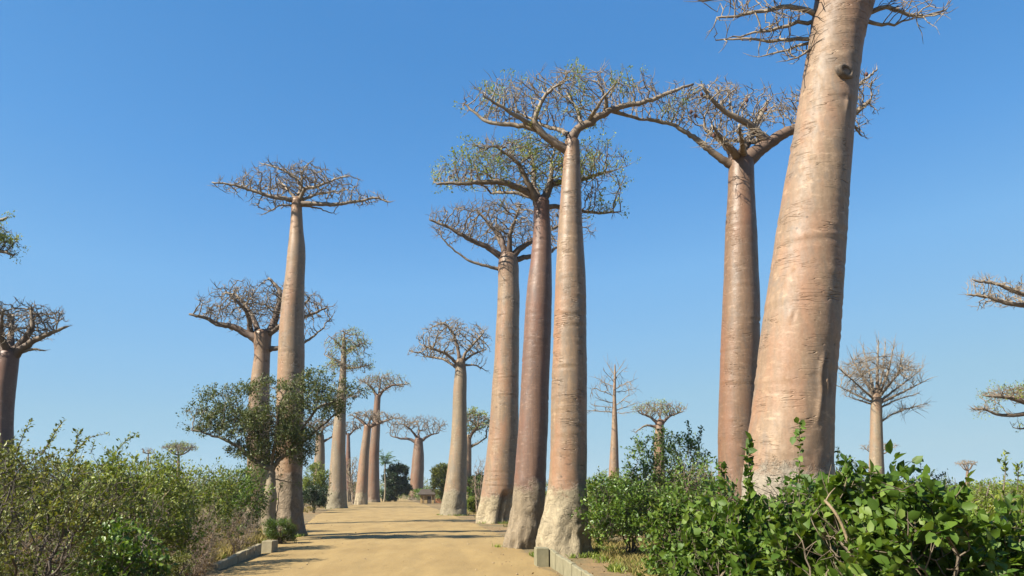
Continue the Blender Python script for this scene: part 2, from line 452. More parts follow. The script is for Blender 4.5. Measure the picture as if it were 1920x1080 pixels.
def skin(mb, pos, par, rad, thin_sides=4, rmax=None):
    n = len(pos); ch = [[] for _ in range(n)]
    for i in range(n):
        if par[i] >= 0: ch[par[i]].append(i)
    if rmax: rad = np.minimum(rad, rmax)
    stack = [i for i in range(n) if par[i] < 0]; starts = [(i, -1) for i in stack]
    while starts:
        i, q = starts.pop()
        c = [] if q < 0 else [q]
        while True:
            c.append(i)
            if not ch[i]: break
            k = max(ch[i], key=lambda t: rad[t])
            starts += [(t, i) for t in ch[i] if t != k]
            i = k
        if len(c) < 2: continue
        r = rad[c].copy()
        if q >= 0: r[0] = min(rad[q], r[1] * 1.25)
        r[-1] *= .45
        m = r.max()
        mb.tube(pos[c], r, 10 if m > .2 else 7 if m > .09 else 5 if m > .04 else thin_sides, cap=False)

def leaves(mb, pts, dirs, L, W, rng, flat=.5, fold=.25, broad=False):
    """one leaf per point, each a small folded blade"""
    n = len(pts)
    if n == 0: return
    u = np.asarray(dirs) + rng.normal(0, .75, (n, 3)); u /= np.linalg.norm(u, axis=1)[:, None] + 1e-9
    nz = rng.normal(0, 1 - flat * .6, (n, 3)); nz[:, 2] += .4 + flat
    nz -= (nz * u).sum(1)[:, None] * u; nz /= np.linalg.norm(nz, axis=1)[:, None] + 1e-9
    w = np.cross(u, nz)
    s = (.45 + .9 * rng.random(n))[:, None]
    l, wd = L * s, W * s
    if not broad:
        v = np.stack([pts, pts + u * l * .5 - w * wd * .5 + nz * l * fold * .3, pts + u * l, pts + u * l * .5 + w * wd * .5 + nz * l * fold * .3], 1)
        mb.add(v.reshape(-1, 3), np.arange(n * 4).reshape(n, 4))
    else:
        def at(a, b, c): return pts + u * l * a + w * wd * b + nz * l * c
        cur = (rng.random(n)[:, None] - .2) * .35
        v = np.stack([at(0, 0, 0), at(.22, -.42, fold * .35), at(.22, 0, 0), at(.22, .42, fold * .35),
                      at(.6, -.45, fold * .35 - cur * .3), at(.6, 0, -cur * .3), at(.6, .45, fold * .35 - cur * .3), at(1, 0, -cur)], 1).reshape(-1, 3)
        b = (np.arange(n) * 8)[:, None, None]
        tri = np.array([(0, 2, 1), (0, 3, 2), (4, 5, 7), (5, 6, 7)])[None] + b
        quad = np.array([(1, 2, 5, 4), (2, 3, 6, 5)])[None] + b
        k = mb.n
        mb.add(v, tri.reshape(-1, 3))
        mb.v.append(np.zeros((0, 3))); mb.att.append(np.zeros(0))
        mb.loops.append((quad.reshape(-1, 4) + k).ravel()); mb.tot.append(np.full(2 * n, 4))

def ellip(rng, n, c, r, bias=2.2, top=0.0):
    v = rng.normal(0, 1, (n, 3)); v /= np.linalg.norm(v, axis=1)[:, None]
    if top: v[:, 2] = np.where((v[:, 2] < 0) & (rng.random(n) < top), -v[:, 2], v[:, 2])
    return np.asarray(c) + v * (rng.random(n) ** (1 / bias))[:, None] * np.asarray(r)

def env_world(e, d):
    cx, cy, rx, ry = e[:4]; dd = d + (e[4] if len(e) > 4 else 0)
    c = P(cx, cy, dd); rxm = abs(P(cx + rx, cy, dd)[0] - c[0]); s = rxm / rx
    r = ray(cx, cy); r = r / np.linalg.norm(r); sph = max(abs(r[2]), .08)
    hm = ry * s; dep = min(.9 * rxm, .85 * hm / sph)
    rz = math.sqrt(max(hm * hm - (dep * sph) ** 2, (hm * .45) ** 2)) / math.sqrt(1 - sph * sph)
    return c, np.array((rxm, dep, rz))

# ------------------------------------------------------------------ baobabs
def trunk_mesh(prof, d, mat, seed, sides=56, dz=.1, lump=.10, lump_h=2.6, creases=40, knob=None, groove=None, scars=()):
    rows = sorted(prof, key=lambda t: -t[0])
    zs, cx, rr = [], [], []
    for y, a, b in rows:
        p, q = P(a, y, d), P(b, y, d)
        zs.append(p[2]); cx.append((p[0] + q[0]) / 2); rr.append((q[0] - p[0]) / 2)
    if zs[0] > -.3:
        sl = 0
        zs.insert(0, -.3); cx.insert(0, cx[0]); rr.insert(0, rr[0] * 1.04)
    zs, cx, rr = map(np.array, (zs, cx, rr))
    z = np.arange(zs[0], zs[-1], dz); z = np.append(z, zs[-1])
    def sm(a):
        q = np.interp(z, zs, a); k = max(1, int(.5 / dz))
        for _ in range(2):
            pad = np.concatenate([np.full(k, q[0]), q, np.full(k, q[-1])])
            q2 = np.convolve(pad, np.ones(2 * k + 1) / (2 * k + 1), 'valid'); q2[0] = q[0]; q = q2
        return q
    C, R = sm(cx), sm(rr)
    rng = np.random.default_rng(seed)
    th = np.arange(sides) * 2 * math.pi / sides
    ct, st = np.cos(th), np.sin(th)
    rad = np.repeat(R[:, None], sides, 1)
    top = z[-1]
    for i, zz in enumerate(z):
        w = math.exp(-(max(zz, 0) / lump_h) ** 2)
        for j in range(sides):
            x, y = ct[j] * R[i], st[j] * R[i]
            k = .04 * R[i] * mnoise.noise((x * .5 + seed, y * .5, zz * .35)) + .007 * R[i] * mnoise.noise((x * .8, y * .8 + seed, zz * 1.1)) + .008 * mnoise.noise((x * 1.5, y * 1.5 + seed, zz * 1.6))
            if w > .03:
                k += w * lump * (1.3 * mnoise.noise((x * 1.1, y * 1.1, zz * .7 + seed)) + .8 * mnoise.noise((x * 2.7 + seed, y * 2.7, zz * 1.9)) - .35 * abs(mnoise.noise((x * 5, y * 5 + seed, zz * 3.2))))
                k += w * w * lump * 1.9 * mnoise.noise((ct[j] * 2.4 + seed, st[j] * 2.4, zz * .18))
            rad[i, j] += k
    for _ in range(creases):
        z0 = rng.uniform(2, top); a0 = rng.uniform(0, 2 * math.pi); aw = rng.uniform(.3, 1.3); dp = rng.uniform(.004, .018); tl = rng.normal(0, .05)
        da = (th - a0 + math.pi) % (2 * math.pi) - math.pi
        wz = (z[:, None] - z0 - tl * da[None])
        rad += (dp * np.exp(-(wz / .16) ** 2) - 2.2 * dp * np.exp(-((wz + .1) / .06) ** 2)) * np.exp(-(da / aw) ** 2)[None]
    if groove:
        for a0, aw, zt, dp in groove:          # hollows in the foot: azimuth, width, top, depth
            da = (th - a0 + math.pi) % (2 * math.pi) - math.pi
            rad -= dp * np.exp(-(da / aw) ** 2)[None] * (1 / (1 + np.exp((z - zt) / .12)))[:, None]
    for a0, z0, z1, dp in scars:               # long splits with swollen lips
        wav = np.array([.07 * mnoise.noise((zz * 1.4, a0, 2.0)) + .03 * mnoise.noise((zz * 4, a0, 5.0)) for zz in z])
        da = (th[None] - a0 - wav[:, None] + math.pi) % (2 * math.pi) - math.pi
        mk = np.clip((z - z0) / .3, 0, 1) * np.clip((z1 - z) / .3, 0, 1)
        rad += dp * mk[:, None] * (1.3 * np.exp(-((da + .10) / .07) ** 2) - 1.6 * np.exp(-(da / .035) ** 2) + .5 * np.exp(-((da - .08) / .05) ** 2))
    # round off the top
    cap = np.clip((top - z) / max(.3, R[-1] * .55), 0, 1); rad *= np.sqrt(1 - (1 - cap) ** 2 * .75)[:, None]
    V = np.stack([C[:, None] + rad * ct[None], d + rad * st[None], np.repeat(z[:, None], sides, 1)], -1)
    V = V.reshape(-1, 3)
    n = len(z); i = np.arange(n - 1)[:, None] * sides; j = np.arange(sides)[None]; k = (j + 1) % sides
    f = np.stack([i + j, i + k, i + sides + k, i + sides + j], -1).reshape(-1, 4)
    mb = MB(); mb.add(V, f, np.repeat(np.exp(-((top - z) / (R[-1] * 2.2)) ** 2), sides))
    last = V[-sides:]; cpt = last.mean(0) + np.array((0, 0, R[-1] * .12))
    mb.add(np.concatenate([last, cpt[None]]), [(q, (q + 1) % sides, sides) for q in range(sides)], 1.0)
    basep = np.array((C[max(0, int(.3 / dz))], d, 0.0))
    return mb.mesh("trunk", mat, True, basep), basep, np.array((C[-1], d, z[-1])), R[-1]

GROUP = "baobab trees along the sandy avenue"
def baobab(label, d, prof, envs, limbs=(), auto=0, mat="tan", lmat="limb", seed=1, nattr=500, step=None, tip=None,
           leaf=None, twn=2, twl=None, limb_r=.5, det=1.0, lump=.1, lump_h=2.6, e=2.6, up=.04, wig=.24, every=.4, creases=40, groove=None, pods=0, scars=()):
    rng = np.random.default_rng(seed)
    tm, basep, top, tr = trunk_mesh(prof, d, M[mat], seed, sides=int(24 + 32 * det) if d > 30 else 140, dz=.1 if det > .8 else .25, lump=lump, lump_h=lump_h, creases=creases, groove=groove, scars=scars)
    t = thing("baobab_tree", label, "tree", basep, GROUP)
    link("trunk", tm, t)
    E = [env_world(q, d) for q in envs]
    size = max(q[1][0] for q in E)
    nattr = int(nattr * (1.9 if det > .8 else 1.5)); step = step or max(.15, size * .043); kill = step * 1.12
    vol = np.array([q[1][0] * math.sqrt(q[1][1] * q[1][2]) for q in E]); vol = vol / vol.sum()
    A = np.concatenate([ellip(rng, max(8, int(nattr * w)), c, r, 2.6, .35) for (c, r), w in zip(E, vol)])
    gn = np.array([mnoise.noise((p[0] * 3.4 / size + seed, p[1] * 3.4 / size, p[2] * 9.0 / size)) for p in A])
    A = A[gn > np.quantile(gn, .34)]          # twigs gather in flat sprays with gaps between them
    seeds = []
    for lb in limbs:
        dy = 0; rb = limb_r; pts = list(lb)
        if not isinstance(pts[-1], tuple): rb = pts.pop()
        if not isinstance(pts[-1], tuple): dy = pts.pop()
        L = len(pts)
        q = [P(x, y, d + dy * (k / (L - 1))) for k, (x, y) in enumerate(pts)]
        q = resample(q, step)
        q[1:] += rng.normal(0, step * .10, q[1:].shape)
        seeds.append((q, rb * tr))
    c0, r0 = E[0]
    for k in range(auto):
        a = (k + rng.uniform(-.25, .25)) * 2 * math.pi / auto + .4
        f = rng.uniform(.45, .7)
        endp = c0 + np.array((math.cos(a) * r0[0] * f, math.sin(a) * r0[1] * f, rng.uniform(-.5, .15) * r0[2]))
        st_ = top - np.array((0, 0, tr * .8)); md = (st_ + endp) / 2; md[2] = max(st_[2] + .25 * abs(endp[2] - st_[2]), md[2] - .1 * r0[0])
        q = resample([st_, md, endp], step); q[1:] += rng.normal(0, step * .16, q[1:].shape)
        seeds.append((q, limb_r * tr * rng.uniform(.6, 1)))
    pos, par, base, n0 = grow(seeds, A, step, kill, step * 7, rng, up, wig)
    pos, par, base = add_twigs(pos, par, base, rng, twn, twl or max(.34, step * 2.2), .6, .65, every)
    tip = tip or max(.012, d * .00028 if d < 60 else .017 + (d - 60) * .00009)
    rad = radii(pos, par, base, tip, e)
    mb = MB(); skin(mb, pos, par, rad, 4 if det > .8 else 3, tr * .75)
    link("crown", mb.mesh("crown", M[lmat], True, basep), t)
    if leaf:
        frac, size_l, per, test = leaf
        nch = np.bincount(par[par >= 0], minlength=len(pos)); tips = np.where((nch == 0) & (par >= 0))[0]
        cl = np.array([mnoise.noise(tuple(pos[k] * .55 + seed)) for k in tips])
        ok = cl > np.quantile(cl, 1 - frac)
        if test is not None: ok &= np.array([test(p) for p in pos[tips]])
        tips = np.repeat(tips[ok], per)
        dirs = pos[tips] - pos[par[tips]]; dirs /= np.linalg.norm(dirs, axis=1)[:, None] + 1e-9
        lb = MB(); leaves(lb, pos[tips] + rng.normal(0, size_l * .8, (len(tips), 3)), dirs, size_l, size_l * .45, rng)
        link("foliage", lb.mesh("foliage", M["leaf_baobab"], False, basep), t)
    if pods:
        nch = np.bincount(par[par >= 0], minlength=len(pos)); tips = np.where((nch == 0) & (pos[:, 1] < d))[0]
        for k in rng.choice(tips, pods, replace=False):
            pm = MB(); ph = np.linspace(.02, math.pi - .02, 7)
            p0 = pos[k] - np.array((0, 0, .1))
            pm.tube(np.stack([np.full(7, p0[0]), np.full(7, p0[1]), p0[2] + .12 * np.cos(ph)], 1), .09 * np.sin(ph) + .004, 8)
            link("fruit_pod", pm.mesh("fruit_pod", M["pod"], True, basep), t)
    return t, pos, par, basep, top, tr

PI = math.pi
tA = baobab("tall tan baobab, front one of the close group of three, forked into two thick limbs", gd(1040),
    [(1040,1006,1106),(1015,1008,1105),(980,1014,1103),(940,1022,1101),(900,1029,1100),(860,1031,1100),(800,1032,1100),(700,1035,1100),(600,1038,1100),(540,1041,1099),(480,1043,1096),(420,1047,1092),(360,1052,1090),(310,1056,1088),(285,1058,1088),(258,1060,1086)],
    [(1075,183,200,52),(935,195,75,40),(1235,185,72,33),(1100,150,85,25),(1000,165,70,28)],
    [[(1066,282),(1040,268),(1012,247),(1000,228),(1008,206),(1024,173),(1045,161),-1.0,.62],[(1040,268),(1003,240),(959,234),(914,230),(870,194),0.6,.5],[(1003,238),(971,218),(935,198),(905,178),-1.6,.4],
     [(1070,262),(1080,243),(1106,230),(1134,212),(1167,198),(1208,192),(1249,177),(1298,158),-.8,.62],[(1134,214),(1139,194),(1130,166),-1.2,.4],[(1150,207),(1179,218),(1228,228),(1262,236),1.8,.32],[(1068,255),(1050,243),(1020,236),(960,205),2.5,.4],[(1075,258),(1090,235),(1080,200),(1060,170),2.0,.4],[(1100,232),(1120,200),(1150,160),-2.5,.35]],
    mat="tan", seed=3, nattr=1500, leaf=(.18, .14, 9, None), lump=.17, lump_h=2.2, creases=70)
tB = baobab("dark reddish baobab with leaning trunk, middle one of the close group of three", gd(1026),
    [(1028,950,1012),(1000,953,1018),(950,960,1022),(900,965,1023),(850,968,1025),(800,972,1027),(700,978,1030),(600,983,1034),(540,988,1035),(480,996,1034),(430,1000,1033),(390,1000,1029),(370,1001,1031)],
    [(985,315,165,58),(875,328,72,30),(1110,325,75,58),(960,280,80,30),(1120,395,48,12)],
    [[(1012,385),(1000,365),(967,349),(935,340),(882,344),(820,344),-1.0,.55],[(1014,385),(1004,368),(988,340),(976,312),(955,291),(931,275),-1.5,.5],[(1016,385),(1024,365),(1033,344),(1057,340),(1094,336),(1147,320),1.2,.55],[(1022,388),(1041,387),(1073,393),(1126,401),(1163,397),1.0,.35],[(1020,372),(1034,335),(1033,304),(1045,271),.5,.4],[(1010,375),(1000,345),(1000,310),(990,270),2.5,.4],[(1000,370),(960,360),(920,362),2,.3]],
    mat="red", lmat="limb_dark", seed=8, nattr=1300, leaf=(.45, .15, 10, lambda p: True), lump=.14, lump_h=2.6, creases=25)
tC = baobab("stout tan baobab, rear one of the close group of three, foot split by a hollow", gd(980),
    [(981,894,957),(950,898,964),(925,902,970),(915,904,970),(860,912,972),(800,917,972),(700,925,973),(620,930,974),(560,933,974),(520,934,972),(495,933,973),(474,938,966)],
    [(935,425,130,48),(1045,425,72,40),(850,420,50,35),(910,390,60,20)],
    [[(938,505),(905,497),(880,490),(853,471),(829,446),-.5,.22],[(945,485),(914,463),(882,450),(841,426),(806,412),-1.5,.42],[(948,480),(939,442),(918,422),(894,393),1.5,.42],[(958,485),(975,465),(1000,450),(1033,430),(1073,412),0,.45],[(955,480),(955,446),(963,418),(976,385),-2,.4],[(958,490),(985,482),(1030,475),(1060,450),2,.4],[(950,480),(930,440),(930,410),3,.35]],
    mat="tan", lmat="limb_dark", seed=12, nattr=1000, lump=.10, lump_h=2.4, creases=30, groove=[(-PI/2 + .35, .10, 2.6, .8), (-PI/2 + .75, .12, 2.6, .4), (-PI/2 - .7, .2, 1.6, .2)])
tD = baobab("slender tan baobab with flat bare crown and bent neck, behind the small leafy tree", gd(1005),
    [(1007,512,572),(985,513,571),(960,514,569),(900,516,566),(850,518,568),(780,519,569),(700,520,570),(620,524,570),(560,529,570),(520,535,571),(485,538,573),(465,540,573),(440,543,569),(410,546,567),(390,546,566),(370,548,566)],
    [(563,345,115,36),(445,350,50,17),(680,374,52,15),(510,385,40,13),(560,315,70,14)],
    [[(560,382),(590,382),(625,384),(655,380),(705,370),(728,378),-.5,.55],[(555,378),(540,373),(513,370),(472,357),(430,345),(398,342),-1,.5],[(553,385),(522,385),(505,397),(492,402),-1.2,.25],[(560,378),(564,362),(563,345),(555,332),(526,316),(492,307),1.5,.45],[(563,375),(570,353),(597,349),(638,332),(655,330),-2,.4],[(562,365),(566,340),(568,320),(580,304),.5,.4],[(566,385),(597,390),(630,402),1.8,.25],[(556,375),(535,350),(520,335),3.0,.35],[(565,375),(600,362),(640,358),3.0,.35]],
    mat="tan_low", seed=21, nattr=1100, lump=.2, lump_h=2.0, creases=30)
tE = baobab("stout baobab with heavy low limbs, half hidden behind the slender roadside baobab", 72,
    [(985,458,508),(900,463,506),(800,466,505),(740,467,505),(700,472,505),(660,478,506),(635,474,509),(618,478,508)],
    [(490,577,120,52),(590,592,42,48),(400,587,45,18),(450,560,50,25)],
    [[(482,635),(455,622),(438,612),(405,607),(384,595),(356,590),-1,.5],[(470,626),(467,595),(455,575),(430,552),-2,.35],[(492,632),(509,620),(522,578),(526,545),(505,522),.5,.55],[(488,630),(476,600),(460,570),(440,550),2,.4],[(500,655),(530,652),(555,648),(580,637),(605,616),0,.32],[(500,632),(513,616),(563,599),(613,576),2,.4],[(500,630),(540,600),(580,560),-2,.35]],
    mat="tan", lmat="limb_dark", seed=31, nattr=900, creases=20)
tF = baobab("baobab with tapering leader and small leafy crown, at the left road edge", gd(953),
    [(954,611,652),(930,614,650),(900,617,649),(850,621,648),(800,625,648),(740,632,649),(700,637,649),(660,640,650),(632,642,648)],
    [(652,655,46,36),(640,690,35,12),(682,688,22,14),(655,630,30,14)],
    [[(645,640),(645,620),.35,.7],[(645,690),(665,690),(690,685),-1,.4],[(643,680),(625,675),(608,665),1,.35],[(645,660),(665,650),(688,640),0,.4],[(645,655),(630,640),(615,628),-1,.4]],
    mat="grey", seed=41, nattr=520, leaf=(.4, .26, 5, None), det=.6, creases=15)
tG = baobab("thin reddish baobab forked in a clear Y, left of the road", gd(942),
    [(943,685,713),(920,687,712),(900,689,711),(850,692,711),(800,697,713),(760,701,713),(740,703,714)],
    [(722,718,50,19),(690,712,22,9)],
    [[(709,746),(718,732),(735,722),(765,720),-1,.6],[(707,746),(700,730),(688,718),(672,712),0,.55],[(709,745),(712,725),(715,708),2,.4]],
    mat="rose", seed=51, nattr=420, leaf=(.3, .3, 3, None), det=.6, creases=10)
tH = baobab("leaning tan baobab with flat crown, directly behind the thin Y-forked one", 178,
    [(945,664,689),(900,669,690),(850,675,692),(810,681,695),(795,683,697)],
    [(700,783,48,15),(740,785,25,10),(665,778,18,10)],
    [[(689,800),(672,785),(658,777),0,.5],[(692,800),(715,792),(738,784),-1,.5],[(690,798),(695,785),2,.4]],
    mat="tan", seed=61, nattr=330, det=.5, creases=8)
tI = baobab("short stout baobab with flat umbrella crown, standing where the road ends", gd(938),
    [(939,764,795),(910,768,794),(880,771,795),(850,774,795),(820,778,792)],
    [(783,797,60,18),(745,805,22,10),(825,800,20,12)],
    [[(782,830),(765,822),(752,823),(732,817),0,.45],[(788,828),(805,816),(822,812),-1,.45],[(785,825),(785,805),2,.45],[(785,825),(770,805),(755,795),-2,.4]],
    mat="rose", lmat="limb_dark", seed=71, nattr=420, det=.6, creases=8)
tJ = baobab("pale baobab with round bare crown, alone at the right edge of the road", gd(966),
    [(968,825,876),(940,829,875),(880,839,875),(830,845,876),(780,848,875),(730,850,875),(700,853,875),(672,855,872)],
    [(850,640,74,40),(800,660,38,14),(897,650,27,46),(845,612,45,14)],
    [[(866,682),(872,662),(888,645),(908,622),-1,.4],[(862,680),(858,650),(850,625),(835,605),0,.45],[(870,685),(890,684),(912,695),1,.25],[(858,682),(835,662),(800,650),-1.5,.4],[(858,690),(830,672),(795,668),2,.35],[(864,682),(885,665),(912,655),2.5,.35]],
    mat="grey", seed=81, nattr=800, det=.8, creases=20, lump=.14)
tK = baobab("far baobab with green topped crown and dark limb, partly hidden behind the pale lone one", 150,
    [(950,866,885),(880,869,884),(830,872,884),(815,873,883)],
    [(893,793,36,20),(880,775,25,8)],
    [[(880,838),(895,832),(912,820),0,.55],[(878,830),(885,812),(895,800),-1,.5],[(877,828),(868,805),(865,790),1,.4]],
    mat="tan", lmat="limb_dark", seed=91, nattr=380, leaf=(.5, .3, 4, None), det=.5, creases=5)
tL = baobab("greyish pink baobab trunk among bushes, behind the small leafy tree's crown", 150,
    [(940,584,610),(900,587,609),(870,589,609),(840,591,609),(812,593,607)],
    [(603,797,38,15)],
    [[(602,830),(612,825),(624,818),0,.45],[(598,820),(590,805),(580,797),-1,.45],[(602,818),(606,800),1,.45]],
    mat="grey", lmat="limb_dark", seed=101, nattr=260, det=.5, creases=5)
tM = baobab("thin dark baobab almost hidden behind the leafy-crowned one with a leader", 230,
    [(940,647,659),(880,648,658),(812,650,656)],
    [(655,800,28,11)],
    [[(653,818),(664,806),(676,801),0,.6],[(653,818),(645,806),(636,800),0,.6]],
    mat="red", lmat="limb_dark", seed=111, nattr=200, det=.4, creases=3)
tN = baobab("tall glossy reddish baobab with red pods, just behind the huge leaning one", 39,
    [(1028,1340,1430),(960,1345,1424),(890,1347,1420),(800,1347,1418),(700,1350,1421),(640,1352,1423),(560,1355,1424),(480,1359,1420),(420,1361,1418),(360,1365,1414),(320,1366,1413),(292,1369,1413)],
    [(1380,205,140,42),(1590,190,62,60),(1290,215,66,22),(1520,200,60,40),(1605,258,20,12),(1340,170,50,20),(1345,262,45,22,-2.2),(1395,255,40,20,-2.4)],
    [[(1400,300),(1410,290),(1428,277),(1453,261),(1481,244),(1550,228),(1600,215),(1630,190),0,.6],[(1440,268),(1404,232),(1363,212),(1334,187),(1316,160),-1.5,.4],[(1382,305),(1371,281),(1350,262),(1320,240),1,.5],[(1376,310),(1355,301),(1326,277),(1294,253),(1261,232),(1215,222),-.5,.35],[(1436,266),(1404,265),(1343,261),1.5,.3],[(1388,300),(1375,285),(1355,262),(1335,235),-2.6,.4],[(1395,298),(1392,270),(1385,235),-3.0,.35],[(1500,240),(1530,205),(1560,175),-1,.35],[(1385,300),(1400,270),(1420,230),(1440,190),2.5,.45],[(1580,225),(1610,160),(1645,130),1,.25],[(1590,222),(1615,255),1,.2]],
    mat="rose", seed=121, nattr=1700, lump=.08, creases=40, pods=9)
tO = baobab("huge leaning baobab nearest the camera, pale tan bark, dark knothole near its top", 24,
    [(1100,1372,1568),(1000,1381,1562),(900,1393,1556),(860,1398,1556),(800,1407,1558),(740,1415,1562),(680,1423,1568),(600,1432,1574),(500,1448,1580),(420,1460,1585),(330,1475,1592),(250,1489,1598),(170,1503,1607),(100,1516,1614),(60,1522,1622),(20,1526,1636),(-20,1532,1648),(-50,1545,1648)],
    [(1600,-85,260,40),(1415,50,95,40),(1710,25,72,24),(1440,10,110,30),(1500,95,35,22)],
    [[(1560,20),(1522,30),(1499,17),(1472,10),(1447,17),(1405,26),(1345,32),-.3,.12],[(1550,40),(1522,38),(1488,44),(1447,53),(1413,65),(1372,69),.6,.09],[(1550,72),(1520,72),(1474,76),(1436,75),(1391,71),(1341,74),.9,.085],[(1545,75),(1516,79),(1474,94),(1424,107),1.2,.07],[(1545,85),(1513,96),(1491,111),(1472,118),-.5,.06],
     [(1610,30),(1638,17),(1669,11),(1697,25),(1736,32),(1772,20),.8,.11],[(1610,40),(1636,42),(1669,49),(1705,40),.6,.09],[(1600,-10),(1630,-50),(1690,-80),(1780,-90),1,.45],[(1570,-10),(1530,-40),(1450,-60),(1380,-75),-1,.45],[(1590,-20),(1600,-80),(1590,-120),2,.45],[(1580,10),(1530,-5),(1470,-20),(1400,-10),(1320,0),-1.0,.15]],
    mat="big", seed=131, nattr=1500, lump=.14, lump_h=3.2, creases=90, step=.3, twl=.5, tip=.012, e=2.5, wig=.28, scars=[(-PI / 2 + .42, 4.6, 6.7, .05), (-PI / 2 + .62, 5.4, 6.2, .04), (-PI / 2 + .5, 14.3, 15.1, .035), (-PI / 2 - .5, 7.6, 8.0, .03)])
tP = baobab("thin conical baobab with short bare side branches, right of the close group of three", 118,
    [(962,1138,1164),(918,1140,1162),(860,1143,1160),(800,1147,1158),(740,1149,1155),(700,1151,1155),(683,1152,1154)],
    [(1155,703,26,20),(1150,725,42,8),(1130,772,38,5),(1180,760,20,8),(1175,735,20,8),(1120,740,20,6)],
    [[(1153,730),(1165,722),(1188,712),0,.9],[(1152,745),(1135,735),(1112,728),0,.9],[(1152,772),(1130,772),(1108,770),0,1.],[(1154,770),(1172,764),(1192,757),0,1.],[(1153,720),(1145,708),(1135,698),0,.8],[(1153,712),(1162,700),(1172,690),0,.8],[(1152,755),(1140,755),(1122,748),-1,.8],[(1153,705),(1146,696),(1140,684),.5,.7],[(1153,703),(1160,694),(1166,683),-.5,.7],[(1152,735),(1168,735),(1190,728),1,.8],[(1152,725),(1138,720),(1118,708),1,.8],[(1152,762),(1165,752),(1180,742),-1,.8],[(1152,766),(1136,762),(1115,760),1,.8],[(1152,774),(1165,776),(1185,772),-.6,.7]],
    mat="tan", lmat="limb", seed=141, nattr=90, det=.5, creases=5, tip=.024, step=.5, twn=2, every=.9, twl=1.2, wig=.2)
tQ = baobab("small flat topped baobab with a crooked low limb, above the green thicket on the right", 150,
    [(950,1222,1248),(850,1226,1246),(810,1228,1245),(786,1231,1244)],
    [(1237,767,54,13),(1190,810,10,5)],
    [[(1230,800),(1214,797),(1206,800),(1192,810),-.5,.4],[(1234,795),(1220,782),(1200,775),-1,.5],[(1240,795),(1255,780),(1280,772),0,.5],[(1237,792),(1238,775),2,.5]],
    mat="tan", lmat="limb_dark", seed=151, nattr=360, leaf=(.25, .3, 4, None), det=.5, creases=5)
tR = baobab("grey baobab with wide fan of bare branches, right of the huge leaning trunk", 100,
    [(960,1624,1662),(865,1630,1656),(800,1632,1654),(760,1633,1653),(738,1636,1651)],
    [(1648,705,76,44),(1700,768,32,6),(1605,735,34,10)],
    [[(1644,755),(1645,700),(1647,640),0,.5],[(1650,792),(1670,778),(1690,770),(1735,757),0,.25],[(1640,745),(1620,712),(1597,672),-1,.35],[(1640,755),(1605,740),(1568,722),1,.3],[(1648,745),(1675,712),(1705,680),1,.35],[(1650,755),(1690,737),(1738,712),-1,.35],[(1642,745),(1630,700),(1618,650),2,.35],[(1648,740),(1665,700),(1676,648),-2,.35],
     [(1640,750),(1612,725),(1574,692),-2,.3],[(1650,752),(1690,722),(1730,690),2.5,.3],[(1641,760),(1615,752),(1585,742),2,.25],[(1650,765),(1680,750),(1722,738),1.5,.25],[(1645,745),(1655,695),(1660,645),3,.3],[(1643,745),(1625,715),(1608,690),4,.3],[(1647,745),(1685,700),(1690,668),-3,.3]],
    mat="grey", lmat="limb", seed=161, nattr=230, det=.6, creases=8, e=2.9, up=.25, wig=.2, twn=2, every=.8, twl=1.3, tip=.02)
tS = baobab("distant baobab whose flat crown shows on both sides of the grey fan-crowned trunk", 290,
    [(935,1640,1652),(850,1642,1650)],
    [(1648,838,38,9)], [], 5, mat="tan", seed=171, nattr=160, det=.4, creases=2)
tT = baobab("tiny distant baobab with umbrella crown on the right horizon", 330,
    [(930,1809,1819),(895,1811,1817),(882,1812,1816)],
    [(1812,869,22,7)], [], 6, mat="rose", seed=181, nattr=160, det=.4, creases=2)
tU = baobab("greenish flat crowned baobab cut by the picture edge, with a long curved limb", 78,
    [(980,1935,1990),(850,1940,1985),(780,1945,1980),(762,1948,1975)],
    [(1945,738,98,20),(1848,768,28,8),(1905,798,16,5)],
    [[(1955,790),(1925,776),(1895,779),(1870,778),(1850,768),(1824,767),0,.35],[(1955,775),(1925,755),(1890,745),(1850,742),-1,.45],[(1960,775),(1975,745),(2010,730),0,.5],[(1958,770),(1955,740),2,.4],[(1950,812),(1930,805),(1900,802),1,.2]],
    mat="tan", lmat="limb_dark", seed=191, nattr=700, leaf=(.5, .2, 4, lambda p: True), det=.6, creases=8)
tV = baobab("bare baobab limbs reaching into the picture above the lower greenish crown", 62,
    [(1000,1985,2050),(700,1985,2040),(600,1990,2030),(580,1993,2027)],
    [(1940,552,125,26),(1850,530,38,10)],
    [[(2000,600),(1960,580),(1920,572),(1890,570),(1850,556),(1814,552),0,.4],[(2000,595),(1950,565),(1900,545),(1870,532),(1830,526),-1.5,.4],[(2015,590),(2050,560),0,.5],[(2008,590),(1990,555),2,.45]],
    mat="tan", lmat="limb", seed=201, nattr=700, det=.6, creases=8)
tW = baobab("dark baobab cut by the left picture edge, bare round crown above the thicket", 56,
    [(1000,-28,30),(800,-16,22),(740,-12,26),(680,-6,33),(655,0,36)],
    [(25,605,98,44),(85,600,42,30),(-40,600,60,40)],
    [[(20,668),(45,638),(62,612),(58,580),0,.5],[(25,665),(60,654),(82,657),-.5,.25],[(24,668),(60,640),(95,625),(125,612),-1,.45],[(14,665),(-15,640),(-50,620),0,.5],[(18,665),(20,630),(25,590),2,.5],[(18,665),(0,630),(5,585),-2,.4]],
    mat="red", lmat="limb_dark", seed=211, nattr=800, det=.6, creases=8)
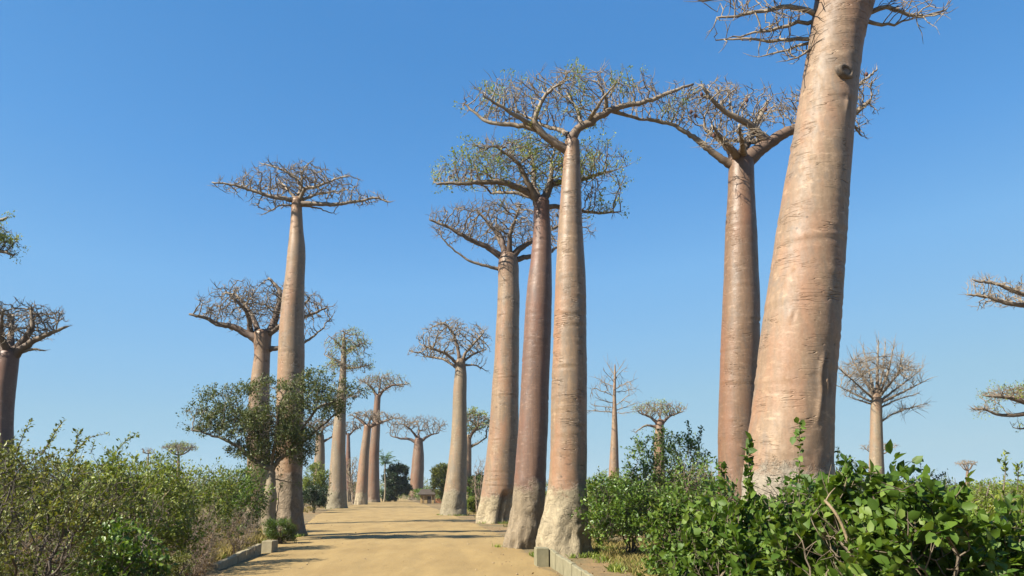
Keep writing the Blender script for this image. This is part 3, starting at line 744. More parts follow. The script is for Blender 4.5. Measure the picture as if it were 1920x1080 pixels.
tX = baobab("leafy baobab mostly outside the left picture edge, only dark green branch tips showing", 50,
    [(1010,-190,-120),(700,-180,-125),(500,-175,-130),(478,-172,-133)],
    [(-85,440,112,42),(-30,455,60,26)],
    [[(-150,490),(-110,478),(-60,478),(0,470),(25,478),0,.4],[(-150,485),(-100,450),(-40,425),(10,410),-1,.45],[(-155,485),(-190,450),0,.5],[(-150,480),(-130,430),2,.4]],
    mat="tan", lmat="limb_dark", seed=221, nattr=700, leaf=(.75, .16, 12, None), det=.5, creases=4)
tY = baobab("tiny distant baobab with a mushroom-shaped crown on the left horizon", 270,
    [(935,330,338),(865,332,337),(852,333,337)],
    [(336,840,37,9),(345,836,22,6)], [], 7, mat="tan", lmat="limb_dark", seed=231, nattr=320, leaf=(.4, .5, 3, None), det=.4, creases=2)
tZ = baobab("tiny faint bare baobab left of the mushroom-shaped one on the left horizon", 280,
    [(935,275,280),(862,276,279),(850,277,279)],
    [(278,846,16,8)], [], 5, mat="tan", lmat="limb", seed=241, nattr=40, det=.4, creases=2)

# knothole high on the huge trunk: a ragged collar round a dark hollow
def knothole():
    t, pos, par, basep, top, tr = tO
    c = P(1586, 133, 24 - .92); mb = MB(); n = 18
    nrm = np.array((.45, -.88, .1)); nrm /= np.linalg.norm(nrm)
    a = np.cross(nrm, (0, 0, 1)); a /= np.linalg.norm(a); b = np.cross(a, nrm)
    th = np.arange(n) * 2 * PI / n; V = []
    for k, (r, o) in enumerate(((.34, -.12), (.30, .03), (.22, .07), (.16, .02), (.13, -.12), (.02, -.16))):
        for q in th:
            w = 1 + .18 * mnoise.noise((math.cos(q) * 2, math.sin(q) * 2, 5.0 + k * .3))
            V.append(c + (a * math.cos(q) * 1.1 + b * math.sin(q) * .85) * r * w + nrm * o)
    f = [(k * n + j, k * n + (j + 1) % n, (k + 1) * n + (j + 1) % n, (k + 1) * n + j) for k in range(5) for j in range(n)]
    mb.add(V, f)
    o = link("knothole", mb.mesh("knothole", plain_mat("knot_bark", (.031, .022, .015), (.149, .105, .068), 4), True, basep), t)
    o["label"] = "dark hollow knot with a ragged collar"
knothole()

# ------------------------------------------------------------------ shrubs
def lobes(rng, w, h, n, low=.12):
    E = [((0, 0, h * .55), (w * .40, w * .36, h * .40))]
    for _ in range(n):
        a = rng.uniform(0, 2 * PI); f = rng.uniform(.2, .36)
        E.append(((math.cos(a) * w * f, math.sin(a) * w * f, h * rng.uniform(low + .15, .84)), (w * rng.uniform(.12, .2), w * rng.uniform(.12, .2), h * rng.uniform(.09, .17))))
    return E
def shrub(name, label, cat, px, d, top, wpx, leafm, L, per, nattr, seed, stemm="stem", W=.5, broad=False, nst=6, twn=2,
          group=None, stem_r=.03, shoots=(), flat=.5, dens=1.0, tip=.004, up=.2, lob=7, low=.1, spread=1.0, twl=None):
    rng = np.random.default_rng(seed)
    x = P(px, 900, d)[0]; h = P(px, top, d)[2]; w = wpx * d / FPX
    t = thing(name, label, cat, (x, d, 0), group)
    E = lobes(rng, w, h, lob, low)
    vol = np.array([r[0] * math.sqrt(r[1] * r[2]) for c, r in E]); vol /= vol.sum()
    A = np.concatenate([ellip(rng, max(5, int(nattr * q)), c, r, 3.2) for (c, r), q in zip(E, vol)])
    A = A[A[:, 2] > .12 * h * (0.3 + low)]
    step = max(.05, min(.16, h * .035)) * (1 if d < 30 else 1.3)
    seeds = []
    for k in range(nst):
        a = k * 2 * PI / nst + rng.uniform(-.4, .4); f = rng.uniform(.1, .30)
        q = resample([(math.cos(a) * .08, math.sin(a) * .08, -.1), (math.cos(a) * w * f * .35, math.sin(a) * w * f * .35, h * .22), (math.cos(a) * w * f, math.sin(a) * w * f, h * rng.uniform(.4, .6))], step)
        q[1:] += rng.normal(0, step * .2, q[1:].shape); seeds.append((q, stem_r))
    pos, par, base, n0 = grow(seeds, A, step, step * 1.15, step * 8, rng, up, .4)
    pos, par, base = add_twigs(pos, par, base, rng, twn, twl or step * 2.2, .7, .9, .25)
    for sh in shoots:                     # long upright shoots with leaves set along them
        q = np.array([P(a, b, d + (sh[-1] if not isinstance(sh[-1], tuple) else 0)) - np.array((x, d, 0)) for a, b in [s for s in sh if isinstance(s, tuple)]])
        q = resample(q, .07); k0 = len(pos)
        pos = np.concatenate([pos, q]); par = np.concatenate([par, [-1] + list(range(k0, k0 + len(q) - 1))]); base = np.concatenate([base, np.linspace(.012, .004, len(q))])
    rad = radii(pos, par, base, tip, 2.4)
    mb = MB(); skin(mb, pos, par, rad, 3, stem_r * 1.6)
    link("stems", mb.mesh("stems", M[stemm], True), t)
    nch = np.bincount(par[par >= 0], minlength=len(pos))
    cand = np.where((par >= 0) & (rad < tip * 3.2))[0]
    wgt = np.array([mnoise.noise(tuple(pos[k] * (2.2 / max(.4, w)) * 1.6 + seed)) for k in cand])
    cand = cand[wgt > np.quantile(wgt, .25 if dens >= 1 else 1 - .75 * dens)]
    cand = np.repeat(cand, per)
    dirs = pos[cand] - pos[par[cand]]; dirs /= np.linalg.norm(dirs, axis=1)[:, None] + 1e-9
    f = rng.random(len(cand))[:, None]
    pts = pos[cand] * f + pos[par[cand]] * (1 - f) + rng.normal(0, L * .35 * spread, (len(cand), 3))
    lb = MB(); leaves(lb, pts, dirs, L, L * W, rng, flat, .25, broad)
    for sh in shoots:
        s_ = [s for s in sh if isinstance(s, tuple)]; dy = sh[-1] if not isinstance(sh[-1], tuple) else 0
        q = np.array([P(a, b, d + dy) - np.array((x, d, 0)) for a, b in s_]); q = resample(q, L * .42)
        q = np.repeat(q, 2, axis=0); an = np.arange(len(q)) * PI + (np.arange(len(q)) // 2) * 1.5
        leaves(lb, q, np.stack([np.cos(an) * 1.6, np.sin(an) * 1.6, np.full(len(q), .5)], 1), L * .85, L * W * .85, rng, .6, .25, broad)
    link("foliage", lb.mesh("foliage", M[leafm], broad), t)
    return t

GL, GR = "scrub bushes left of the road", "scrub bushes right of the road"
# left of the road
shrub("scrub_bush", "sparse tall bush with dark bare stems, leftmost in the foreground", "bush", 70, 13, 815, 330, "leaf_olive", .075, 5, 1500, 301, "stem_dark", .5, nst=9, group=GL, stem_r=.035, dens=.75, twl=.28,
      shoots=[[(80, 850), (110, 800), (122, 786)], [(130, 860), (165, 820), (205, 812)], [(30, 850), (50, 800), (58, 788), .5], [(140, 850), (150, 815), (140, 805), -.4]])
shrub("scrub_bush", "olive bush with reddish twigs cut by the left picture edge", "bush", -70, 11, 800, 260, "leaf_olive", .07, 5, 900, 302, "stem_dark", .5, nst=7, group=GL, dens=.75, twl=.25)
shrub("scrub_bush", "yellow green bush with fine leaves behind the sparse dark stemmed one", "bush", 190, 17.5, 838, 250, "leaf_scrub", .09, 5, 1600, 303, "stem", .5, group=GL, twl=.3, shoots=[[(215, 850), (240, 822), (258, 812)], [(170, 850), (178, 825)]])
shrub("scrub_bush", "low bright green bush with shiny leaves at the foot of the thicket, left foreground", "bush", 225, 16, 965, 230, "leaf_green", .10, 3, 900, 304, "stem", .55, True, group=GL)
shrub("scrub_bush", "green bush of loose twigs between the low shiny bush and the tiny mushroom crowned baobab", "bush", 300, 22, 858, 180, "leaf_scrub", .10, 5, 1300, 305, "stem", .5, group=GL, twl=.3)
shrub("scrub_bush", "dark leaved bush low at the bottom edge beside the left concrete wall", "bush", 325, 20.5, 1030, 120, "leaf_olive", .06, 3, 600, 306, "stem", .5, group=GL)
shrub("scrub_bush", "round yellowish bush above the dry grass, left of the small leafy tree", "bush", 385, 33, 866, 140, "leaf_scrub", .13, 4, 1200, 307, "stem", .5, group=GL)
shrub("scrub_bush", "leafy green bush with pale broken stalks beside the small tree's leaning trunk", "bush", 455, 41, 872, 120, "leaf_green", .15, 4, 1100, 308, "dry", .5, group=GL)
shrub("scrub_bush", "dull olive bush filling the gap below the pale tiny baobab", "bush", 285, 30, 846, 180, "leaf_scrub", .12, 4, 1200, 309, "stem", .5, group=GL)
shrub("scrub_bush", "thin dry bush of brown leafless stalks in the left grass", "bush", 395, 29, 935, 90, "leaf_olive", .05, 1, 450, 310, "dry", .5, group=GL, dens=.35)
shrub("scrub_bush", "wispy bush growing in front of the dark baobab at the left edge", "bush", 15, 19, 812, 220, "leaf_olive", .09, 4, 1200, 311, "stem_dark", .5, group=GL, twl=.3)
shrub("scrub_bush", "broad grass green bush at the back of the left thicket", "bush", 110, 27, 850, 260, "leaf_scrub", .12, 4, 1500, 312, "stem", .5, group=GL)
shrub("feathery_bush", "small feathery bright green bush at the slender roadside baobab's foot", "bush", 533, 46.3, 972, 62, "leaf_green", .12, 4, 700, 313, "stem", .2, group=None, nst=12, low=.0)
shrub("scrub_bush", "leafy bush behind the small tree, dark against the slender baobab", "bush", 480, 58, 860, 110, "leaf_green", .14, 3, 900, 314, "stem", .5, group=GL)
for k, (px, d_, tp, wd, lab) in enumerate(((95, 14.5, 985, 120, "dead brown bush low under the sparse tall bush at the far left"), (250, 19, 925, 130, "dead grey bush halfway up the left thicket, over the shiny low bush"), (375, 24.5, 975, 110, "dead bush with red brown stalks by the dry grass, left of the concrete wall"), (455, 37, 955, 90, "dead bush of pale stalks just left of the small leaning tree's foot"))):
    shrub("dry_bush", lab, "bush", px, d_, tp, wd, "leaf_dry", .06, 2, 600, 360 + k, "dry", .5, group=GL, dens=.3, nst=14, twl=.35, stem_r=.014, low=.0)
# right of the road
shrub("scrub_bush", "dense glossy bush just right of the close group of three baobabs", "bush", 1178, 36.8, 890, 215, "leaf_green", .14, 4, 2000, 321, "stem_dark", .55, True, group=GR, low=.0, lob=10)
shrub("scrub_bush", "tall bright green bush under the small flat topped baobab", "bush", 1250, 42, 796, 210, "leaf_green", .15, 3, 1900, 322, "stem", .5, True, group=GR, lob=11, shoots=[[(1290, 830), (1292, 805), (1288, 788)], [(1310, 830), (1316, 800)]])
shrub("scrub_bush", "mid green bush with bare pale twigs, before the glossy reddish baobab's base", "bush", 1325, 30, 862, 170, "leaf_green", .13, 3, 1500, 323, "dry", .5, True, group=GR, lob=9)
shrub("scrub_bush", "pale olive bush seen just behind the thin conical baobab's foot", "bush", 1130, 60, 880, 110, "leaf_scrub", .16, 3, 900, 324, "stem", .5, group=GR)
shrub("scrub_bush", "broad leaved bush in front of the tall bright green one", "bush", 1270, 22, 918, 150, "leaf_broad", .13, 3, 1000, 325, "stem", .6, True, group=GR)
BR = dict(W=.68, broad=True, group="broad leaved shrubs in the right foreground", spread=.7)
shrub("broad_leaved_shrub", "broad leaved shrub with two upright leafy shoots before the huge baobab", "shrub", 1450, 10.5, 905, 300, "leaf_broad", .105, 5, 1700, 331, "stem", nst=8, stem_r=.02,
      shoots=[[(1400, 960), (1405, 900), (1402, 865), (1406, 828)], [(1496, 930), (1500, 860), (1498, 795)], [(1360, 930), (1355, 885), (1350, 868)]], **BR)
tFR = shrub("broad_leaved_shrub", "largest nearest broad leaved shrub with a bare broken branch, lower right", "shrub", 1690, 7.4, 872, 370, "leaf_broad", .11, 5, 1900, 332, "stem", nst=8, stem_r=.02,
      shoots=[[(1640, 940), (1630, 880)]], **BR)
shrub("broad_leaved_shrub", "low leafy shrub at the bottom edge beside the right sandy verge", "shrub", 1340, 9.5, 955, 250, "leaf_broad", .10, 5, 1400, 333, "stem", nst=8, stem_r=.02, **BR)
shrub("broad_leaved_shrub", "dense shaded shrub between the two shoots and the broken branch", "shrub", 1560, 8.6, 925, 250, "leaf_broad", .105, 5, 1400, 334, "stem", nst=7, stem_r=.02, **BR)
shrub("broad_leaved_shrub", "broad leaved shrub filling the bottom right corner", "shrub", 1850, 8.2, 925, 300, "leaf_broad", .105, 5, 1500, 335, "stem", nst=7, stem_r=.02, **BR)
shrub("broad_leaved_shrub", "leafy shrub pressed against the huge baobab's foot", "shrub", 1500, 15.5, 893, 260, "leaf_green", .12, 4, 1500, 336, "stem", nst=7, stem_r=.02, **BR)
shrub("scrub_bush", "yellowish bush with thin upright shoots at the right picture edge", "bush", 1890, 12, 893, 230, "leaf_scrub", .09, 5, 1500, 341, "stem", .45, group=GR, twl=.25,
      shoots=[[(1880, 930), (1886, 880), (1884, 850)], [(1850, 930), (1858, 898)], [(1908, 920), (1910, 870)]])
shrub("dark_shrub", "dark blue green shrub just right of the huge trunk's foot", "shrub", 1590, 29, 848, 130, "leaf_dark", .12, 3, 900, 342, "stem_dark", .5, True, low=.0, shoots=[[(1572, 870), (1570, 838)]])
shrub("dark_shrub", "dark rounded shrub below the tiny umbrella crowned baobab", "shrub", 1745, 25, 872, 150, "leaf_dark", .09, 3, 1200, 343, "stem_dark", .5, low=.0, shoots=[[(1728, 890), (1725, 862)]])
shrub("scrub_bush", "pale green bush between the dark rounded shrub and the right edge", "bush", 1835, 22, 908, 150, "leaf_scrub", .09, 3, 900, 344, "stem", .5, group=GR)
# along the far road
shrub("acacia_tree", "light green feathery tree before the greyish pink trunk", "tree", 592, 125, 862, 62, "leaf_scrub", .28, 4, 900, 351, "stem", .4)
shrub("scrub_bush", "dark bush at the left roadside just left of the leader-topped baobab", "bush", 592, 112, 908, 62, "leaf_dark", .25, 3, 800, 352, "stem_dark", .5, group=GL)
shrub("broadleaf_tree", "dark round tree where the road ends, below the palm", "tree", 742, 225, 868, 62, "leaf_dark", .5, 4, 1100, 353, "stem_dark", .5, low=.0)
shrub("broadleaf_tree", "green tree behind the thatched hut, right of the road's end", "tree", 832, 186, 866, 58, "leaf_olive", .42, 4, 1100, 354, "stem", .5)
shrub("broadleaf_tree", "rounded green tree just left of the stout rear baobab of the group", "tree", 893, 150, 885, 55, "leaf_green", .32, 4, 900, 355, "stem", .5)
shrub("scrub_bush", "dull green bush on the right verge beside the pale lone baobab", "bush", 890, 108, 932, 42, "leaf_scrub", .22, 4, 500, 356, "stem", .5, group=GR, low=0.0)
shrub("bare_tree", "grey leafless tree behind the gap left of the Y-forked baobab", "tree", 664, 190, 850, 46, "leaf_olive", .2, 1, 700, 357, "dry", .5, dens=.25, stem_r=.12, tip=.02)
shrub("bare_tree", "pale leafless sapling right of the pale lone baobab's trunk", "tree", 896, 105, 850, 34, "leaf_olive", .15, 1, 250, 358, "dry", .5, dens=.2, stem_r=.07, tip=.012)

def broken_branch():
    q = np.array([P(1546, 938, 7.25), P(1562, 952, 7.2), P(1580, 985, 7.2), P(1592, 1018, 7.22), P(1597, 1060, 7.25), P(1606, 1110, 7.3), P(1625, 1250, 7.35), P(1640, 1480, 7.4)])
    b = np.array(tFR.location)
    mb = MB(); q = resample(q, .06); mb.tube(q - b, np.linspace(.013, .02, len(q)), 8)
    q2 = resample([P(1548, 940, 7.25), P(1556, 925, 7.3), P(1566, 915, 7.4)], .04); mb.tube(q2 - b, np.linspace(.008, .004, len(q2)), 6)
    o = link("broken_branch", mb.mesh("broken_branch", limb_mat("bare_branch", (.248, .186, .105), (.260, .192, .112), (.161, .112, .062)), True), tFR)
    o["label"] = "bare tan broken branch"
broken_branch()

# ------------------------------------------------------------------ small leafy tree at the left roadside
def small_tree():
    d = 48.7; rng = np.random.default_rng(77)
    E = [env_world(q, d) for q in [(432, 765, 70, 44), (385, 800, 40, 16), (525, 765, 78, 62), (605, 745, 62, 46), (668, 735, 26, 16), (570, 715, 50, 22), (460, 735, 40, 16), (470, 835, 50, 26), (545, 835, 50, 45), (372, 770, 30, 18), (505, 850, 45, 28), (500, 800, 80, 46), (560, 800, 42, 46)]]
    base = G(508, 990); base = np.array((P(508, 985, d)[0], d, 0.0))
    t = thing("roadside_tree", "small gnarled tree with grey green leaves leaning before the slender roadside baobab", "tree", base)
    limbs = [([(507, 1000), (503, 965), (506, 930), (509, 898), (508, 875)], 0, .62), ([(508, 880), (497, 876), (470, 860), (448, 837), (417, 822), (360, 805)], -.8, .15),
             ([(508, 882), (522, 862), (543, 849), (565, 833), (600, 800), (640, 770)], .5, .15), ([(508, 878), (512, 850), (516, 833), (520, 784), (530, 740)], -1.2, .11),
             ([(509, 896), (525, 900), (543, 905), (556, 904)], .6, .05), ([(470, 860), (462, 830), (455, 790)], 1, .08), ([(512, 985), (520, 955), (524, 920), (527, 895)], .3, .04), ([(540, 850), (560, 810), (600, 760), (665, 742)], -1.2, .08), ([(508, 876), (490, 840), (475, 800), (440, 760)], 1.4, .1)]
    seeds = []
    for p, dy, r in limbs:
        q = resample([P(a, b, d + dy * k / (len(p) - 1)) for k, (a, b) in enumerate(p)], .18)
        q[1:] += rng.normal(0, .02, q[1:].shape); seeds.append((q, r))
    vol = np.array([q[1][0] * math.sqrt(q[1][1] * q[1][2]) for q in E]); vol /= vol.sum()
    A = np.concatenate([ellip(rng, int(3300 * w), c, r, 2.8) for (c, r), w in zip(E, vol)])
    A = A[np.array([mnoise.noise((p[0] * .55, p[1] * .5, p[2] * .8)) for p in A]) > -.2]
    pos, par, bs, n0 = grow(seeds, A, .17, .2, 1.6, rng, .1, .4)
    pos, par, bs = add_twigs(pos, par, bs, rng, 2, .3, .5, .9, .2)
    rad = radii(pos, par, bs, .007, 2.3); mb = MB(); skin(mb, pos, par, rad, 3, .42)
    tr = mb.mesh("trunk", limb_mat("small_tree_bark", (.186, .146, .087), (.124, .096, .059), (.081, .062, .040)), True, base); link("trunk", tr, t)
    cand = np.where((par >= 0) & (rad < .02) & (np.arange(len(pos)) >= n0))[0]
    wg = np.array([mnoise.noise(tuple(pos[k] * .8)) for k in cand]); cand = np.repeat(cand[wg > np.quantile(wg, .22)], 6)
    dirs = pos[cand] - pos[par[cand]]
    lb = MB(); leaves(lb, pos[cand] + rng.normal(0, .09, (len(cand), 3)), dirs, .13, .075, rng, .4)
    link("crown", lb.mesh("crown", M["leaf_small"], False, base), t)
small_tree()

# ------------------------------------------------------------------ thickets, far woods, grass
def clump(rng, n, w, h, L):
    E = lobes(rng, w, h, 8, .05); vol = np.array([r[0] * math.sqrt(r[1] * r[2]) for c, r in E]); vol /= vol.sum()
    A = np.concatenate([ellip(rng, max(4, int(n * q)), c, r, 3.5) for (c, r), q in zip(E, vol)])
    A = A[A[:, 2] > 0]
    g = np.array([mnoise.noise(tuple(p * 1.6)) for p in A]); return A[g > -.22]
def thicket(name, label_mat, spots, L, n, seed):
    rng = np.random.default_rng(seed); protos = [clump(rng, n, 1, 1, L) for _ in range(5)]; mb = MB()
    for x, y, w, h in spots:
        A = protos[rng.integers(5)].copy(); a = rng.uniform(0, 2 * PI)
        A = np.stack([(A[:, 0] * math.cos(a) - A[:, 1] * math.sin(a)) * w + x, (A[:, 0] * math.sin(a) + A[:, 1] * math.cos(a)) * w + y, A[:, 2] * h], 1)
        out = A - np.array((x, y, h * .4)); out /= np.linalg.norm(out, axis=1)[:, None]
        leaves(mb, A, out, L * (.8 + .4 * rng.random()), L * .5, rng, .4)
        for k in range(5):
            q = np.array([(x + rng.normal(0, .1), y + rng.normal(0, .1), -.1), (x + rng.normal(0, .2 * w), y + rng.normal(0, .2 * w), h * .4), (x + rng.normal(0, .3 * w), y + rng.normal(0, .3 * w), h * .8)])
            mb.tube(resample(q, h * .12), .01 + .006 * h, 3, cap=False)
    tag(link(name, mb.mesh(name, M[label_mat], False)), kind="stuff")
rg = np.random.default_rng(5)
def lane(y): return edge(lw, y), edge(rw, y)
def scatter(n, x0, x1, y0, y1, hmin, hmax, side, margin, wf=1.2):
    out = []
    while len(out) < n:
        y = y0 + (y1 - y0) * rg.random() ** 1.2; px = rg.uniform(x0, x1); x = P(px, 900, y)[0]; a, b = lane(y)
        h = rg.uniform(hmin, hmax); w = h * wf * rg.uniform(.8, 1.3)
        if side < 0 and x + w * .5 > a - margin or side > 0 and x - w * .5 < b + margin: continue
        out.append((x, y, w, h))
    return out
thicket("scrub_thicket", "leaf_scrub", scatter(46, -120, 500, 26, 62, 2.2, 3.7, -1, 5.5), .12, 1500, 11)
thicket("scrub_thicket", "leaf_olive", scatter(45, -120, 560, 30, 110, 2.6, 4.6, -1, 5.0), .16, 1300, 12)
thicket("scrub_thicket", "leaf_green", scatter(30, -120, 600, 45, 140, 2.6, 5.2, -1, 6.0), .22, 1000, 13)
thicket("scrub_thicket", "leaf_green", scatter(28, 1180, 2050, 40, 100, 2.6, 4.2, 1, 7.0), .18, 1200, 14)
thicket("scrub_thicket", "leaf_scrub", scatter(60, 1080, 2050, 55, 160, 2.8, 4.6, 1, 7.0), .26, 900, 15)
thicket("scrub_thicket", "leaf_olive", scatter(18, 1560, 2050, 17, 45, 1.6, 2.7, 1, 8.0), .10, 1300, 16)
thicket("distant_wood", "leaf_scrub", scatter(150, -200, 2150, 150, 320, 3.2, 6.0, -1, 4) + scatter(150, -200, 2150, 150, 320, 3.0, 5.4, 1, 4), .5, 420, 17)
thicket("distant_wood", "leaf_olive", [(P(px, 900, dd)[0], dd, rg.uniform(7, 15), rg.uniform(6, 10.5)) for px, dd in zip(rg.uniform(-200, 2150, 300), rg.uniform(325, 520, 300))], .8, 300, 18)

thicket("scrub_thicket", "leaf_green", [(P(px, 900, dd)[0], dd, rg.uniform(4, 7), rg.uniform(2.6, 4.2)) for px, dd in ((722, 262), (735, 258), (748, 266), (760, 262), (772, 270), (786, 258), (800, 240), (812, 215), (826, 225), (840, 200), (700, 250), (690, 235), (795, 206), (806, 203))], .4, 700, 19)
def grass(name, spots, hmin, hmax, seed, mat="grass", per=22):
    rng = np.random.default_rng(seed); mb = MB()
    for x, y, r in spots:
        n = int(per * (.5 + rng.random())); a = rng.uniform(0, 2 * PI, n); q = rng.random(n) ** .6 * r
        bx, by = x + np.cos(a) * q, y + np.sin(a) * q; bz = np.array([hump(u, v) for u, v in zip(bx, by)]) - .06
        h = rng.uniform(hmin, hmax, n); lean = rng.normal(0, .35, (n, 2)) * h[:, None]
        w = .012 + .01 * rng.random(n); t = rng.uniform(0, PI, n); dx, dy = np.cos(t) * w, np.sin(t) * w
        v = np.stack([np.stack([bx - dx, by - dy, bz], 1), np.stack([bx + dx, by + dy, bz], 1),
                      np.stack([bx + lean[:, 0] * .4 + dx * .7, by + lean[:, 1] * .4 + dy * .7, bz + h * .6], 1), np.stack([bx + lean[:, 0], by + lean[:, 1], bz + h], 1)], 1)
        mb.add(v.reshape(-1, 3), np.arange(4 * n).reshape(n, 4))
    tag(link(name, mb.mesh(name, M[mat], False)), kind="stuff")
def verge(n, side, y0, y1, off0, off1):
    out = []
    for _ in range(n):
        y = y0 + (y1 - y0) * rg.random() ** 1.4; a, b = lane(y); o = off0 + (off1 - off0) * rg.random()
        x = a - o if side < 0 else b + o
        if mnoise.noise((x * .35, y * .35, 4)) > -.12: out.append((x, y, rg.uniform(.1, .3)))
    return out
grass("dry_grass", verge(2600, -1, 24, 60, .8, 9) + verge(500, -1, 60, 160, 1.5, 10), .15, .55, 1)
grass("dry_grass", verge(700, 1, 27, 48, 2.6, 9) + verge(400, 1, 48, 160, 1.5, 9), .12, .4, 2)
grass("green_weeds", verge(260, -1, 26, 50, .5, 4) + verge(240, 1, 30, 42, 2.2, 7), .08, .3, 3, "leaf_scrub")

def skirt(px, py, r, n):
    g = G(px, py); return [(g[0] + r * math.cos(a), g[1] + r * math.sin(a), rg.uniform(.1, .25)) for a in rg.uniform(PI * .9, PI * 2.1, n)]
grass("green_weeds", skirt(1056, 1040, 1.45, 26) + skirt(984, 1026, 1.4, 9) + skirt(928, 980, 1.7, 12) + skirt(850, 966, 1.8, 22) + skirt(541, 1005, 1.2, 12) + skirt(631, 953, 1.8, 14), .06, .28, 6, "leaf_scrub", 16)
def stones():
    rng = np.random.default_rng(9); mb = MB()
    for _ in range(420):
        y = 20 + 60 * rng.random() ** 1.5; a, b = lane(y); x = rng.uniform(a - 2.5, b + 2.5); r = rng.uniform(.012, .05)
        z = hump(x, y) + .03 if a < x < b else hump(x, y) - .04
        ph = np.linspace(.05, PI - .05, 5); pts = np.stack([np.full(5, x), np.full(5, y), z + r * .6 * np.cos(ph)], 1)
        mb.tube(pts, r * np.sin(ph) * rng.uniform(.7, 1.2, 5), 6)
    tag(link("pebbles", mb.mesh("pebbles", plain_mat("pebble", (.155, .105, .056), (.310, .236, .136)), True)), kind="stuff")
stones()
def litter():
    rng = np.random.default_rng(19); mb = MB(); n = 900
    y = 22 + 70 * rng.random(n) ** 1.6; x = np.empty(n)
    for k in range(n):
        a, b = lane(y[k]); u = rng.random(); x[k] = a - 3 + (b - a + 6) * (u if rng.random() < .5 else (.15 * u if rng.random() < .5 else 1 - .15 * u))
    z = np.array([hump(p, q) for p, q in zip(x, y)]) + .05
    p = np.stack([x, y, z], 1); leaves(mb, p, rng.normal(0, 1, (n, 3)) * (1, 1, .15), .11, .05, rng, .8)
    tag(link("leaf_litter", mb.mesh("leaf_litter", plain_mat("dead_leaf", (.087, .050, .022), (.174, .112, .050), 2), False)), kind="stuff")
litter()

# ------------------------------------------------------------------ culvert walls
def wall_strip(pts, h, thick, side):
    """a low wall along ground points; heights per point; returns MB"""
    mb = MB(); pts = np.asarray(pts); n = len(pts)
    d = np.gradient(pts[:, :2], axis=0); d /= np.linalg.norm(d, axis=1)[:, None]; nn = np.stack([-d[:, 1], d[:, 0]], 1) * side
    sec = []
    for k in range(n):
        x, y = pts[k, :2]; o = nn[k] * thick; hh = h[k]; c = .025
        sec.append([(x, y, -.3), (x, y, hh - c), (x + nn[k][0] * c, y + nn[k][1] * c, hh), (x + o[0] - nn[k][0] * c, y + o[1] - nn[k][1] * c, hh), (x + o[0], y + o[1], hh - c), (x + o[0], y + o[1], -.3)])
    V = np.array(sec).reshape(-1, 3)
    f = [(k * 6 + j, (k + 1) * 6 + j, (k + 1) * 6 + (j + 1) % 6, k * 6 + (j + 1) % 6) for k in range(n - 1) for j in range(6)]
    mb.add(V, f); mb.add(V[:6], [tuple(range(6))]); mb.add(V[-6:], [tuple(range(6))[::-1]])
    return mb
def bevel_box(mb, c, s, rz, b=.02):
    x, y, z = np.asarray(s) / 2.0
    R = np.array([(math.cos(rz), math.sin(rz), 0), (-math.sin(rz), math.cos(rz), 0), (0, 0, 1)])
    lv = []
    for zz, k in ((-z, 0), (z - b, 0), (z, b)):
        X, Y = x - k, y - k
        lv += [(-X + b, -Y, zz), (X - b, -Y, zz), (X, -Y + b, zz), (X, Y - b, zz), (X - b, Y, zz), (-X + b, Y, zz), (-X, Y - b, zz), (-X, -Y + b, zz)]
    V = np.array(lv) @ R + np.asarray(c)
    f = [(k * 8 + j, k * 8 + (j + 1) % 8, (k + 1) * 8 + (j + 1) % 8, (k + 1) * 8 + j) for k in range(2) for j in range(8)]
    mb.add(V, f); mb.add(V[16:], [tuple(range(8))])
def culvert(label, blk, blk_s, rz, pts, hs, thick, side, mat):
    b = np.array((blk[0], blk[1], 0))
    t = thing("culvert_wall", label, "wall", b)
    mb = MB(); bevel_box(mb, (0, 0, blk_s[2] / 2 - .25), (blk_s[0], blk_s[1], blk_s[2] + .5), rz)
    link("end_block", mb.mesh("end_block", M[mat], False), t)
    pts = np.array([(p[0], p[1], 0) for p in pts]) - b
    n = 5
    for k in range(n):                 # cast in lengths with open joints
        ts = np.linspace(k / n + .005, (k + 1) / n - .005, 12)
        q = np.stack([np.interp(ts, np.linspace(0, 1, len(pts)), pts[:, j]) for j in range(3)], 1)
        hh = np.interp(ts, np.linspace(0, 1, len(hs)), hs) + .03 * np.array([mnoise.noise((v[0] * 2.1, v[1] * 2.1, 3 + k)) for v in q]) - .02 * (k % 2)
        link("wall_length", wall_strip(q, hh, thick, side).mesh("wall_length", M[mat], False), t)
a, b2 = G(490, 1037), G(408, 1068)
culvert("low concrete culvert wall with a square end block on the left roadside", G(501, 1036) + np.array((0, .35, 0)), (.52, .75, .52), -.10, [a, (a + b2) / 2, b2], [.42, .33, .2], .22, -1, "concrete")
a, b2 = G(1029, 1058), G(1112, 1112)
culvert("greenish concrete culvert wall running from the near baobab's foot out of the picture", G(1016, 1060) + np.array((0, .35, 0)), (.5, .7, .64), .10, [a, (a + b2) / 2, b2 * 1.0], [.58, .5, .4], .16, 1, "concrete_green")

